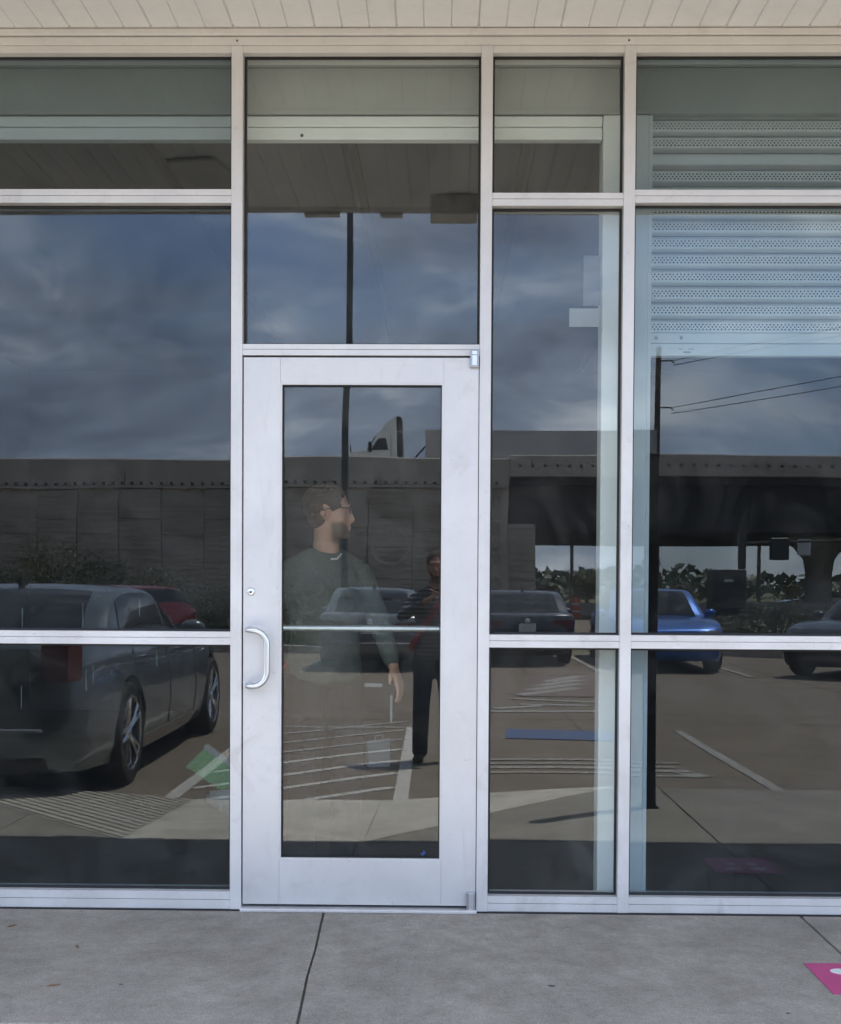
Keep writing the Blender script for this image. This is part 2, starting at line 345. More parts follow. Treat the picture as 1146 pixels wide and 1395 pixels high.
# ---- pavement in front of the shop: slabs with open joints, and the kerb ramp cut into it
KERB = -3.0
walk = struct('pavement', B(None, -7.5, 7.5, -1.245, 0.10, -0.5, -0.010), M['joint'])
RT, Xl, Xr, Fl, Fr = -1.25, -1.62, -0.385, -3.4, 1.15        # ramp top, its sides, far corners of its flares
def J(o): return -0.4585 + 0.0357 * o
g = 0.0042
rows = [[(-7.5, 0.06), (-4.15, 0.06), (-4.15, RT), (-7.5, RT)], [(-4.15, 0.06), (-2.3, 0.06), (-2.3, RT), (-4.15, RT)],
        [(-2.3, 0.06), (J(0), 0.06), (J(.5) + .003, -.5), (J(.8) - .003, -.8), (J(1.25), RT), (-2.3, RT)],
        [(J(0), 0.06), (1.41, 0.06), (1.41, RT), (J(1.25), RT), (J(.8) - .003, -.8), (J(.5) + .003, -.5)],
        [(1.41, 0.06), (3.26, 0.06), (3.26, RT), (1.41, RT)], [(3.26, 0.06), (7.5, 0.06), (7.5, RT), (3.26, RT)],
        [(-7.5, RT), (-4.15, RT), (-4.15, KERB), (-7.5, KERB)],
        [(-4.15, RT), (-2.3, RT), (-2.3, RT - (2.3 + Xl) / (-Fl + Xl) * (RT - KERB)), (Fl, KERB), (-4.15, KERB)],
        [(-2.3, RT), (Xl, RT), (-2.3, RT - (2.3 + Xl) / (-Fl + Xl) * (RT - KERB))],
        [(Xr, RT), (1.41, RT), (1.41, KERB), (Fr, KERB)], [(1.41, RT), (3.26, RT), (3.26, KERB), (1.41, KERB)], [(3.26, RT), (7.5, RT), (7.5, KERB), (3.26, KERB)]]
def inset(pts, d):
    n = len(pts); P_ = [Vector(p) for p in pts]
    ar = sum(P_[i].x * P_[(i + 1) % n].y - P_[(i + 1) % n].x * P_[i].y for i in range(n)); s = 1 if ar > 0 else -1
    out = []
    for i in range(n):
        a, b_, c = P_[i - 1], P_[i], P_[(i + 1) % n]
        e1, e2 = (b_ - a).normalized(), (c - b_).normalized()
        n1, n2 = Vector((-e1.y, e1.x)) * s, Vector((-e2.y, e2.x)) * s
        h_ = (n1 + n2); h_ = h_ / max(0.3, h_.length_squared / 2) if h_.length > 1e-6 else n1
        out.append(tuple(b_ + h_ * d))
    return out
for i, r in enumerate(rows):
    struct('paving_slab', prism(inset(r, g), -0.15, 0.0), M['walk'], walk, bevel=0.003)
# ramp: central slope and two flares
zr = LOT_Z + 0.012
struct('ramp_slope', prism(inset([(Xl, RT), (Xr, RT), (Xr, KERB - .12), (Xl, KERB - .12)], .004), -0.3, [-0.001, -0.001, zr, zr]), M['ramp'], walk)
M['ramp_rib'] = pbr('ramp_ribbed', (0.55, 0.52, 0.46), 0.9, var=0.15, scale=5)
def ribbed():
    m = M['ramp_rib']; nt = m.node_tree; b = nt.nodes['Principled BSDF']
    geo = N(nt, 'ShaderNodeNewGeometry'); mp = N(nt, 'ShaderNodeMapping'); mp.inputs['Rotation'].default_value = (0, 0, math.radians(-45)); nt.links.new(geo.outputs['Position'], mp.inputs['Vector'])
    w = N(nt, 'ShaderNodeTexWave', wave_type='BANDS', bands_direction='Y'); w.inputs['Scale'].default_value = 4.2; w.inputs['Distortion'].default_value = 1.2; w.inputs['Detail'].default_value = 2; nt.links.new(mp.outputs[0], w.inputs['Vector'])
    bp = N(nt, 'ShaderNodeBump'); bp.inputs['Strength'].default_value = 1.0; bp.inputs['Distance'].default_value = 0.012; nt.links.new(w.outputs['Fac'], bp.inputs['Height']); nt.links.new(bp.outputs[0], b.inputs['Normal'])
ribbed()
struct('ramp_flare', prism([(Xl, RT - .01), (Xl, KERB - .12), (Fl, KERB)], -0.3, [-0.001, zr, -0.001]), M['ramp_rib'], walk)
bmr = bmesh.new()
A_, B_, C_ = Vector((Xl, RT - .01, 0)), Vector((Xl, KERB - .12, zr)), Vector((Fl, KERB, 0))
for k in range(17):
    f0, f1 = (k + .30) / 17.5, (k + .86) / 17.5
    q = [A_.lerp(B_, f0), C_.lerp(B_, f0), C_.lerp(B_, f1), A_.lerp(B_, f1)]
    prism([(v.x - .004, v.y) for v in q], [v.z - .01 for v in q], [v.z + .007 for v in q], bmr)
tag(struct('ramp_ribs', bmr, M['ramp_rib'], walk), kind='stuff')
struct('ramp_flare', prism([(Xr, RT - .01), (Fr, KERB), (Xr, KERB - .12)], -0.3, [-0.001, -0.001, zr]), M['ramp'], walk)

# ================================================================== THE SHOP
FRONT = thing('storefront', 'grey aluminium and glass storefront with a single door and tall transom', 'storefront')
MX = [-2.78, -0.805, 0.164, 0.7165, 2.72]
HW, HEAD, DEP = 0.0222, 3.345, 0.115
for x in MX:
    obj('mullion', B(None, x - HW, x + HW, 0, DEP, 0.0, 3.372), M['alu'], FRONT, bevel=0.0015)
def rail(x0, x1, z0, z1, name='rail'):
    bm = bmesh.new(); zm = z0 + (z1 - z0) * 0.53
    B(bm, x0, x1, 0.004, DEP - .003, z0, zm - 0.001); B(bm, x0, x1, 0.0045, DEP - .004, zm + 0.001, z1); B(bm, x0 + .001, x1 - .001, 0.012, DEP - .01, zm - .004, zm + .004)
    return obj(name, bm, M['alu'], FRONT)
def gasket(x0, x1, z0, z1, yg, parent, w=0.008):
    bm = bmesh.new(); y0, y1 = yg - 0.012, yg - 0.0005
    B(bm, x0, x1, y0, y1, z0, z0 + w); B(bm, x0, x1, y0, y1, z1 - w, z1); B(bm, x0, x0 + w, y0, y1, z0 + w, z1 - w); B(bm, x1 - w, x1, y0, y1, z0 + w, z1 - w)
    return obj('gasket', bm, M['black_rubber'], parent)
pane_i = [0]
def pane(x0, x1, z0, z1, mat, parent=None, yg=0.050, tilt=(0, 0), w=0.008):
    e = 0.0
    bm = B(None, -(x1 - x0) / 2, (x1 - x0) / 2, 0.0, 0.006, -(z1 - z0) / 2, (z1 - z0) / 2)
    p = obj('glass_pane', bm, M[mat], parent or FRONT)
    p.location = ((x0 + x1) / 2, yg, (z0 + z1) / 2); p.rotation_euler = (tilt[0], 0, tilt[1])
    gk = gasket(x0 + .001, x1 - .001, z0 + .001, z1 - .001, 0.0, p, w)
    gk.data.transform(Matrix.Translation((-(x0 + x1) / 2, 0, -(z0 + z1) / 2)))
    return p
L0, L1 = MX[0] + HW, MX[1] - HW; D0, D1 = MX[1] + HW, MX[2] - HW; S0, S1 = MX[2] + HW, MX[3] - HW; R0, R1 = MX[3] + HW, MX[4] - HW
for (a, b_, r1, r2, s, gm) in ((L0, L1, (2.767, 2.820), (1.047, 1.098), 0.074, 'glass_tint'), (S0, S1, (2.757, 2.807), (1.043, 1.093), 0.066, 'glass_clear'), (R0, R1, (2.769, 2.819), (1.042, 1.094), 0.067, 'glass_tint')):
    rail(a, b_, *r1); rail(a, b_, *r2); rail(a, b_, 0.006, s, 'sill')
    pane(a, b_, r1[1], HEAD, gm, tilt=(random.uniform(-1, 1) * .0016, 0)); pane(a, b_, r2[1], r1[0], gm, tilt=(random.uniform(-1, 1) * .0016, random.uniform(-1, 1) * .001)); pane(a, b_, s, r2[0], gm, tilt=(random.uniform(-1, 1) * .0016, 0))
rail(D0, D1, 2.178, 2.221, 'door_head')
pane(D0, D1, 2.221, HEAD, 'glass_clear', tilt=(0.0003, 0))
obj('threshold', B(None, D0 - .002, D1 + .002, -0.022, 0.10, 0.0, 0.013), M['alu'], FRONT, bevel=0.003)
obj('sill_sealant', B(None, -2.78, 2.72, -0.006, 0.0, 0.0, 0.006), M['black_rubber'], FRONT)
# header trims, stepped
obj('header_trim', B(None, -2.80, 2.74, -0.004, 0.12, 3.373, 3.404), M['trim'], FRONT, bevel=0.002)
obj('header_trim', B(None, -5.6, 5.6, -0.016, 0.12, 3.407, 3.432), M['trim'], FRONT, bevel=0.003)
for i in range(4): obj('header_rail', B(None, MX[i] + HW, MX[i + 1] - HW, 0.004, DEP, HEAD, 3.3715), M['trim'], FRONT)
M['screw'] = pbr('screw_head', (0.10, 0.09, 0.085), 0.5, 0.5)
for x, z in ((-0.805, 3.388), (0.709, 3.388)):
    obj('screw', lathe([(0.0001, -.0075), (0.0035, -.007), (0.004, -.004)], 10, 'Y'), M['screw'], FRONT).location = (x, 0, z)
# ---- the door
DX0, DX1, DZ0, DZ1 = -0.7775, 0.1390, 0.026, 2.1695
GX0, GX1, GZ0, GZ1 = -0.6345, 0.0035, 0.203, 2.0715
def door_mesh():
    bm = bmesh.new(); y0, y1 = 0.006, 0.050
    B(bm, DX0, GX0, y0, y1, DZ0, DZ1); B(bm, GX1, DX1, y0, y1, DZ0, DZ1)
    B(bm, GX0 + .0006, GX1 - .0006, y0 + .0008, y1, GZ1, DZ1); B(bm, GX0 + .0006, GX1 - .0006, y0 + .0008, y1, DZ0, GZ0)
    return bm
DOOR = obj('door', door_mesh(), M['alu_door'], FRONT)
DOOR['label'] = 'narrow silver aluminium door with one tall glass pane'
bm = bmesh.new(); w = 0.007                       # glazing bead round the door glass
for a in ((GX0, GX1, GZ0, GZ0 + w), (GX0, GX1, GZ1 - w, GZ1), (GX0, GX0 + w, GZ0 + w, GZ1 - w), (GX1 - w, GX1, GZ0 + w, GZ1 - w)): B(bm, a[0], a[1], 0.0085, 0.022, a[2], a[3])
obj('glazing_bead', bm, M['alu'], DOOR)
pane(GX0 + w, GX1 - w, GZ0 + w, GZ1 - w, 'glass_clear', DOOR, yg=0.026, tilt=(-0.0004, 0.0006), w=0.004)
def u_handle():
    pts = []; x0, x1, za, zb, r = -0.752, -0.676, 0.889, 1.107, 0.055
    pts.append((x0, 0.008, zb)); pts.append((x0, -0.035, zb)); pts.append((x0 + .008, -0.052, zb)); pts.append((x1 - r, -0.056, zb))
    for k in range(1, 7): a = PI / 2 * k / 6; pts.append((x1 - r + r * math.sin(a), -0.056, zb - r + r * math.cos(a)))
    for k in range(0, 7): a = PI / 2 * k / 6; pts.append((x1 - r + r * math.cos(a), -0.056, za + r - r * math.sin(a)))
    pts += [(x0 + .008, -0.052, za), (x0, -0.035, za), (x0, 0.008, za)]
    return tube(pts, 0.0125, 16)
obj('pull_handle', u_handle(), M['steel'], DOOR, smooth='all')
lk = obj('lock_cylinder', lathe([(0.0001, -.006), (0.012, -.006), (0.0165, -.002), (0.0175, .006)], 28, 'Y'), M['steel'], DOOR, smooth=50); lk.location = (-0.7475, 0.006, 1.256)
kh = obj('keyway', lathe([(0.0001, -.0075), (0.0045, -.0075), (0.005, -.004)], 14, 'Y'), M['screw'], DOOR); kh.location = (-0.7475, 0.006, 1.2535)
obj('push_bar', tube([(GX0 - .02, 0.085, 1.111), (GX0, 0.10, 1.111), (GX1, 0.10, 1.111), (GX1 + .02, 0.085, 1.111)], 0.0125, 12), M['steel'], DOOR, smooth='all')
for z0, z1, zc in ((2.130, 2.1985, 2.178), (0.003, 0.083, 0.022)):
    bm = bmesh.new(); B(bm, 0.1045, 0.1385, -0.012, 0.006, z0, z1)
    h_ = obj('pivot_hinge', bm, M['alu_dark'], DOOR, bevel=0.003, seg=2)
    bm = bmesh.new(); lo, hi = sorted((zc, z0 + .008 if zc > 1 else z1 - .008)); B(bm, 0.1125, 0.1315, -0.0145, -0.011, z0 + .007, zc - .001); B(bm, 0.1125, 0.1315, -0.0145, -0.011, zc + .001, z1 - .004)
    obj('hinge_knuckle', bm, M['steel'], DOOR, bevel=0.001)
# ---- walls beside and above, roof
M['roof'] = pbr('roof_membrane', (0.4, 0.4, 0.38), 0.9, var=0.1)
BLD = thing('shop_building', 'tan stucco walls of the shop building beside the glass front', 'building')
for a, b_ in ((-6.5, -2.803), (2.743, 6.5)): obj('wall', B(None, a, b_, -0.02, 0.30, -0.1, 3.405), M['stucco'], BLD)
obj('upper_wall', B(None, -6.5, 6.5, 0.0, 0.35, 3.55, 5.4), M['stucco'], BLD); obj('roof', B(None, -6.6, 6.6, -.04, 9, 5.4, 5.5), M['roof'], BLD)
obj('side_wall', B(None, -6.5, -6.2, 0.30, 8.7, -0.1, 5.4), M['stucco'], BLD); obj('side_wall', B(None, 6.2, 6.5, 0.30, 8.7, -0.1, 5.4), M['stucco'], BLD); obj('rear_wall', B(None, -6.5, 6.5, 8.7, 9.0, -0.1, 5.4), M['stucco'], BLD)
# ---- canopy with triple-lap soffit panels
CAN = thing('entrance_canopy', 'flat canopy with beige ribbed soffit panels over the pavement', 'canopy')
PW, OUT = 0.3165, -2.13
def soffit_panel():
    bm = bmesh.new(); w = PW / 3; gd = 0.006
    for k in range(3):
        x0, x1 = k * w + (0.003 if k == 0 else 0.0008), (k + 1) * w - (0.003 if k == 2 else 0.0008)
        b2 = bmesh.new(); B(b2, x0, x1, OUT, -0.018, 0.0, 0.02); bmesh.ops.bevel(b2, geom=[e_ for e_ in b2.edges if abs(e_.verts[0].co.y - e_.verts[1].co.y) > 1], offset=0.003, segments=1, affect='EDGES')
        me = bpy.data.meshes.new('t'); b2.to_mesh(me); b2.free(); bm.from_mesh(me); bpy.data.meshes.remove(me)
    B(bm, 0.0005, PW - .0005, OUT, -0.018, gd, 0.022)
    me = bpy.data.meshes.new('soffit_panel'); bm.to_mesh(me); bm.free(); return me
pm = soffit_panel(); k0 = -14
for k in range(k0, 16):
    x = -1.4525 + PW * k
    if -5.6 < x < 5.3:
        p = link_mesh('soffit_panel', pm, M['soffit'], CAN); p.location = (x, random.uniform(-.001, 0), 3.434 + random.uniform(0, .0016))
obj('roof_deck', B(None, -5.8, 5.8, OUT - .05, 0.0, 3.47, 3.55), M['roof'], CAN)
obj('fascia', B(None, -5.8, 5.8, OUT - .09, OUT - .001, 3.428, 3.98), M['trim'], CAN, bevel=0.006)
obj('wall_closure', B(None, -5.8, 5.8, -0.016, 0.0, 3.434, 3.47), M['trim'], CAN)
for a, b_ in ((-0.80, -0.60), (-0.37, -0.24)): obj('sign_bracket', B(None, a, b_, OUT - .11, OUT - .05, 3.408, 3.427), M['trim'], CAN)
# flood lamps fixed under the canopy, unlit
M['lamp_box'] = pbr('lamp_housing', (0.70, 0.67, 0.63), 0.6, var=0.1)
M['lens'] = pbr('lamp_lens', (0.78, 0.77, 0.75), 0.25, var=0.05)
for nm, x, y, rz, lab in (('canopy_flood_lamp', 0.055, -1.98, 0, 'small box flood lamp hanging under the canopy edge above the door'), ('canopy_flood_lamp', -1.25, -1.50, 0.2, 'dark square flood lamp plate on the soffit over the left window')):
    t = thing(nm, lab, 'lamp', (x, y, 3.434), rz, 'unlit lamps under the canopy')
    dz = -0.105 if rz == 0 else -0.02
    bm = bmesh.new(); B(bm, -.13, .13, -.10 if rz == 0 else -.2, .10 if rz == 0 else .2, dz, 0.0); obj('housing', bm, M['lamp_box'], t, bevel=.008)
    for q in ((-.045, -.07), (.05, .06)) if rz else ((-.05, 0), (.05, 0)):
        if rz: l = obj('lens', lathe([(0.0001, -.02), (.035, -.016), (.055, 0.0)], 20, 'Z'), M['lens'], t, smooth='all'); l.location = (q[0], q[1], dz)
        else: l = obj('lens', lathe([(0.0001, .02), (.035, .016), (.045, 0.0)], 20, 'Y'), M['lens'], t, smooth='all'); l.location = (q[0], .10, dz / 2)
# ================================================================== INSIDE
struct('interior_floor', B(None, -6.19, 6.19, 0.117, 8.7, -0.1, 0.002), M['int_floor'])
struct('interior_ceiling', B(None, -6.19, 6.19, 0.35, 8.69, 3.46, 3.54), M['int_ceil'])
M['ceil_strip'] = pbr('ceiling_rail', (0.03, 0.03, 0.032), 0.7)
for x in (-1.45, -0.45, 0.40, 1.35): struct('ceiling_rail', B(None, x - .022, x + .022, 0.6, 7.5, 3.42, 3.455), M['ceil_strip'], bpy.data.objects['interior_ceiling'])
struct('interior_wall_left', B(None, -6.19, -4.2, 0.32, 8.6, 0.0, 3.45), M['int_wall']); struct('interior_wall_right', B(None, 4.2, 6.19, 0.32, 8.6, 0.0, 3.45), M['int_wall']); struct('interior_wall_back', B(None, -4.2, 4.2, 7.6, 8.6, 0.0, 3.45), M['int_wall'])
# roller shutters behind the glass
def perforated():
    m, nt, b = newmat('perforated_slat'); out = nt.nodes['Material Output']
    b.inputs['Base Color'].default_value = (0.80, 0.835, 0.835, 1); b.inputs['Roughness'].default_value = 0.5
    tc = N(nt, 'ShaderNodeTexCoord'); sp = N(nt, 'ShaderNodeSeparateXYZ'); nt.links.new(tc.outputs['Object'], sp.inputs[0])
    def math_(op, a, b_=None):
        n = N(nt, 'ShaderNodeMath', operation=op)
        for i, v in enumerate((a, b_)):
            if v is None: continue
            if isinstance(v, (int, float)): n.inputs[i].default_value = v
            else: nt.links.new(v, n.inputs[i])
        return n.outputs[0]
    P_ = 0.0150; RZ = 0.0098
    row = math_('FLOOR', math_('DIVIDE', sp.outputs['Z'], RZ)); odd = math_('MULTIPLY', math_('MODULO', math_('ABSOLUTE', row), 2.0), 0.5)
    fx = math_('SUBTRACT', math_('FRACT', math_('ADD', math_('DIVIDE', sp.outputs['X'], P_), odd)), 0.5)
    fz = math_('SUBTRACT', math_('FRACT', math_('DIVIDE', sp.outputs['Z'], RZ)), 0.5)
    dx = math_('MULTIPLY', fx, P_); dz = math_('MULTIPLY', fz, RZ)
    r2 = math_('ADD', math_('MULTIPLY', dx, dx), math_('MULTIPLY', dz, dz))
    hole = math_('LESS_THAN', r2, 0.0034 ** 2)
    band = math_('MULTIPLY', math_('GREATER_THAN', sp.outputs['Z'], 0.0098), math_('LESS_THAN', sp.outputs['Z'], 0.0392))
    fac = math_('MULTIPLY', hole, band)
    tr = N(nt, 'ShaderNodeBsdfTransparent'); mx = N(nt, 'ShaderNodeMixShader')
    nt.links.new(fac, mx.inputs[0]); nt.links.new(b.outputs[0], mx.inputs[1]); nt.links.new(tr.outputs[0], mx.inputs[2]); nt.links.new(mx.outputs[0], out.inputs['Surface'])
    return m
M['perf'] = perforated()
SY = 0.20
SH2 = thing('roller_shutter', 'pale perforated roller shutter lowered halfway behind the right window', 'roller shutter', (0, 0, 0), 0, 'roller shutters behind the glass')
PITCH_S = 0.0668
def slat_mesh(x0, x1, perf=True):
    prof = [(0.034, -0.0015), (-0.012, 0.0005), (-0.018, 0.003), (-0.018, 0.0085), (-0.012, 0.0100), (-0.011, 0.024), (-0.008, 0.040), (-0.004, 0.046), (0.012, 0.0500), (0.034, 0.052), (0.036, 0.0645)]
    v = []; f = []
    for k, (y, z) in enumerate(prof): v += [(x0, y, z), (x1, y, z)]
    for k in range(len(prof) - 1): f.append((2 * k, 2 * k + 1, 2 * k + 3, 2 * k + 2))
    me = bpy.data.meshes.new('slat'); me.from_pydata(v, [], f); me.update(); me.materials.append(M['perf'] if perf else M['white_paint'])
    return me
sm, sm2 = slat_mesh(-.98, .98), slat_mesh(-.98, .98, False)
for k in range(14):
    z = 2.306 + PITCH_S * k
    s = link_mesh('slat', sm2 if k == 10 else sm, None, SH2); s.location = (1.81, SY, z)
obj('bottom_bar', B(None, 0.83, 2.79, SY - .016, SY + .02, 2.264, 2.305), M['white_paint'], SH2, bevel=.003)
obj('bottom_lip', B(None, 0.83, 2.79, SY - .022, SY + .02, 2.212, 2.261), M['white_paint'], SH2, bevel=.003)
for x in (0.856, 0.958): obj('bolt', lathe([(0.0001, -.005), (.006, -.004), (.007, 0.0)], 12, 'Y'), M['alu_dark'], SH2).location = (x, SY - .0165, 2.285)
for x, w_ in ((0.945, .018), (0.985, .022), (0.965, .03)): obj('maker_mark', B(None, x, x + w_, SY - .0228, SY - .0215, 2.238 if w_ < .03 else 2.224, 2.241 if w_ < .03 else 2.230), M['hood'], SH2)
SH1 = thing('roller_shutter', 'rolled-up roller shutter rail running behind the door transom and left window', 'roller shutter', (0, 0, 0), 0, 'roller shutters behind the glass')
obj('bottom_bar', B(None, -2.8, 0.633, SY - .03, SY + .02, 3.125, 3.166), M['white_paint'], SH1, bevel=.004); obj('bottom_lip', B(None, -2.8, 0.633, SY - .024, SY + .02, 3.074, 3.122), M['white_paint'], SH1, bevel=.003)
obj('bolt_hole', lathe([(0.0001, -.003), (.006, -.003), (.0065, 0.0)], 12, 'Y'), M['black'], SH1).location = (-0.573, SY - .0245, 3.090)
HOOD = thing('shutter_hood', 'long pale grey box hood above the shutters behind the glass', 'shutter hood')
for a, b_ in ((-2.8, 0.70), (0.703, 2.79)): obj('hood_panel', B(None, a, b_, SY - .035, SY + .3, 3.174, 3.355), M['hood'], HOOD, bevel=.003)
obj('hood_flange', B(None, -2.8, 2.79, SY - .05, SY + .28, 3.358, 3.43), M['hood'], HOOD)
obj('hood_lip', B(None, -2.8, 0.70, SY - .04, SY - .030, 3.170, 3.186), M['hood'], HOOD)
POST = thing('shutter_post', 'white square post behind the mullion between sidelight and right window', 'post', (0, 0, 0))
obj('post_box', B(None, 0.636, 0.818, SY - .03, SY + .09, 0.002, 3.170), M['white_paint'], POST, bevel=.004)
obj('guide_channel', B(None, 0.8185, 0.834, SY - .026, SY + .05, 0.002, 3.170), M['white_paint'], POST, bevel=.002)
obj('dent', lathe([(0.0001, -.002), (.004, -.002), (.005, 0.0)], 10, 'Y'), M['screw'], POST).location = (0.765, SY - .0305, 0.555)
# ================================================================== CAR PARK AND BEYOND
M['tyre'] = pbr('tyre_rubber', (0.018, 0.018, 0.018), 0.8, var=0.2)
M['chrome'] = pbr('chrome', (0.75, 0.76, 0.78), 0.08, 1.0)
M['rim_dark'] = pbr('rim_graphite', (0.20, 0.205, 0.215), 0.25, 0.9)
M['carglass'] = pbr('car_glass', (0.012, 0.015, 0.018), 0.04, 0.0, spec=0.6)
M['red_lens'] = pbr('tail_lens', (0.10, 0.008, 0.012), 0.15, coat=0.6)
M['clear_lens'] = pbr('head_lens', (0.55, 0.57, 0.60), 0.1, 0.4, coat=0.5)
M['plate'] = pbr('plate', (0.55, 0.57, 0.58), 0.5, var=0.1, scale=30)
M['car_trim'] = pbr('car_trim_black', (0.02, 0.02, 0.021), 0.5)
def carpaint(name, col): return pbr(name, col, 0.28, 0.35, coat=0.8, var=0.04, scale=2)
def interp(xs, ys, x): return np.interp(x, xs, ys)
def smoothpts(xs, ys, n):
    """monotone-ish smooth resampling of a polyline"""
    xs, ys = np.array(xs, float), np.array(ys, float)
    m = np.gradient(ys, xs)
    for i in range(len(xs) - 1):
        d = (ys[i + 1] - ys[i]) / (xs[i + 1] - xs[i])
        if d == 0: m[i] = m[i + 1] = 0
        else:
            a, b_ = m[i] / d, m[i + 1] / d
            if a < 0: m[i] = 0; a = 0
            if b_ < 0: m[i + 1] = 0; b_ = 0
            s = a * a + b_ * b_
            if s > 9: t = 3 / math.sqrt(s); m[i] = t * a * d; m[i + 1] = t * b_ * d
    def f(x):
        x = np.asarray(x, float); i = np.clip(np.searchsorted(xs, x) - 1, 0, len(xs) - 2)
        h_ = xs[i + 1] - xs[i]; t = (x - xs[i]) / h_
        return (2 * t**3 - 3 * t**2 + 1) * ys[i] + (t**3 - 2 * t**2 + t) * h_ * m[i] + (-2 * t**3 + 3 * t**2) * ys[i + 1] + (t**3 - t**2) * h_ * m[i + 1]
    return f
def wheel(parent, x, y, r, side, spokes=5, rimmat='chrome'):
    w = 0.24
    ty = obj('wheel', lathe([(r * .70, -w / 2), (r * .93, -w / 2), (r, -w / 2 + .03), (r, w / 2 - .03), (r * .93, w / 2), (r * .70, w / 2), (r * .70, -w / 2)], 36, 'X'), M['tyre'], parent, smooth=40)
    ty.location = (x, y, r)
    bm = lathe([(r * .72, 0.10), (r * .70, .115), (r * .66, .11), (r * .64, .03), (r * .2, -.02), (0.0001, -.02)], 32, 'X')
    obj('rim_barrel', bm, M['rim_dark'], ty, smooth=40)
    bm = bmesh.new()
    for k in range(spokes):
        for da in (-0.17, 0.17):
            a = 2 * PI * k / spokes; a1 = a + da
            p0 = (0.085, 0.055 * math.cos(a), 0.055 * math.sin(a)); p1 = (0.10, r * .42 * math.cos(a + da * .8), r * .42 * math.sin(a + da * .8)); p2 = (0.105, r * .68 * math.cos(a1), r * .68 * math.sin(a1))
            tube([p0, p1, p2], [.024, .019, .022], 6, bm)
    sp = obj('spoke_set', bm, M[rimmat], ty, smooth=40)
    obj('hub_cap', lathe([(0.0001, .118), (.04, .112), (.062, .09), (.065, .06)], 20, 'X'), M[rimmat], ty, smooth=40)
    obj('rim_lip', lathe([(r * .735, .105), (r * .725, .122), (r * .69, .118), (r * .685, .10)], 36, 'X'), M[rimmat], ty, smooth='all')
    if side < 0: ty.rotation_euler = (0, 0, PI)
    return ty
def car(name, label, paintmat, L=4.8, W=1.86, H=1.42, belt=0.93, hoodz=0.86, deckz=1.0, wb=2.85, fo=0.88, wr=0.335, rear_gl=(0.16, 0.33), front_gl=(0.52, 0.70), suv=False, cat='car', spokes=5, rimmat='chrome', fin=True, plate_front=False, loc=(0, 0, 0), rz=0, group='parked cars', lamp='plain'):
    t = thing(name, label, cat, loc, rz, group)
    hw = W / 2; y0, y1 = -L / 2, L / 2
    yy = lambda s: y0 + s * L
    # body loft
    S = [0, .012, .035, .10, .20, .5, .74, .90, .965, .988, 1.0]
    ztop = smoothpts(S, [.74, deckz - .10, deckz - .02, deckz, belt + .03 if not suv else deckz, belt, hoodz + .05, hoodz - .03, hoodz - .12, hoodz - .20, hoodz - .32], 1)
    wid = smoothpts(S, [.72, .86, .93, .975, 1, 1, .995, .95, .86, .74, .58], 1)
    zbot = smoothpts(S, [.36, .26, .22, .20, .18, .17, .18, .19, .20, .24, .34], 1)
    ns = 46; ss = np.concatenate([np.linspace(0, .05, 7)[:-1], np.linspace(.05, .95, ns - 14), np.linspace(.95, 1, 8)[1:]])
    prof = [(0, 0, 0), (.78, 0, 0), (.93, .02, .03), (.975, .16, .0), (1.0, .42, .0), (.992, .62, 0), (.975, .80, 0), (.945, .94, 0), (.88, .995, 0), (.55, 1.012, 0), (0, 1.018, 0)]
    bm = bmesh.new(); rings = []
    for s in ss:
        zt, zb, w_ = float(ztop(s)), float(zbot(s)), float(wid(s)) * hw; y = yy(s); ring = []
        for (fx, fz, dz) in prof: ring.append((fx * w_, y, zb + (zt - zb) * fz))
        full = [(-p[0], p[1], p[2]) for p in ring[1:-1]][::-1]
        ring = ring + full
        rings.append([bm.verts.new(p) for p in ring])
    n = len(rings[0])
    for i in range(len(rings) - 1):
        for k in range(n): bm.faces.new((rings[i][k], rings[i][(k + 1) % n], rings[i + 1][(k + 1) % n], rings[i + 1][k]))
    bm.faces.new(rings[0]); bm.faces.new(rings[-1][::-1])
    bmesh.ops.recalc_face_normals(bm, faces=bm.faces[:])
    yf = y1 - fo; yr = yf - wb
    body = obj('body', bm, paintmat, t, smooth=42)
    cut = bmesh.new()
    for y in (yf, yr):
        for s in (-1, 1):
            c = bmesh.new(); bmesh.ops.create_cone(c, cap_ends=True, segments=32, radius1=wr + .045, radius2=wr + .045, depth=.42, matrix=Matrix.Translation((s * (hw - .10), y, wr)) @ Matrix.Rotation(PI / 2, 4, 'Y')); me = bpy.data.meshes.new('c'); c.to_mesh(me); c.free(); cut.from_mesh(me); bpy.data.meshes.remove(me)
    co = obj('cutter', cut, M['car_trim'], t); md = body.modifiers.new('arch', 'BOOLEAN'); md.object = co; md.solver = 'EXACT'; md.operation = 'DIFFERENCE'
    dg = bpy.context.evaluated_depsgraph_get(); dg.update(); me = bpy.data.meshes.new_from_object(body.evaluated_get(dg)); body.modifiers.clear(); body.data = me
    me.set_sharp_from_angle(angle=math.radians(42)); bpy.data.objects.remove(co)
    def skin(s, fx, fz, sg=1, off=.001): zt, zb, w_ = float(ztop(s)), float(zbot(s)), float(wid(s)) * hw; return (sg * (fx * w_ + off), yy(s), zb + (zt - zb) * fz)
    for sg in (1, -1):
        for s_ in (.27, .475, .675): obj('panel_gap', tube([skin(s_, fx, fz, sg) for fx, fz, _ in prof[3:8]], .0035, 5), M['car_trim'], t)
        obj('panel_gap', tube([skin(s_, .93, .985, sg, .002) for s_ in (.02, .05, .09, .13)], .004, 5), M['car_trim'], t)
        obj('sill_strip', tube([skin(s_, .975, .16, sg, .003) for s_ in np.linspace(.30, .68, 9)], .007, 5), M['chrome'], t)
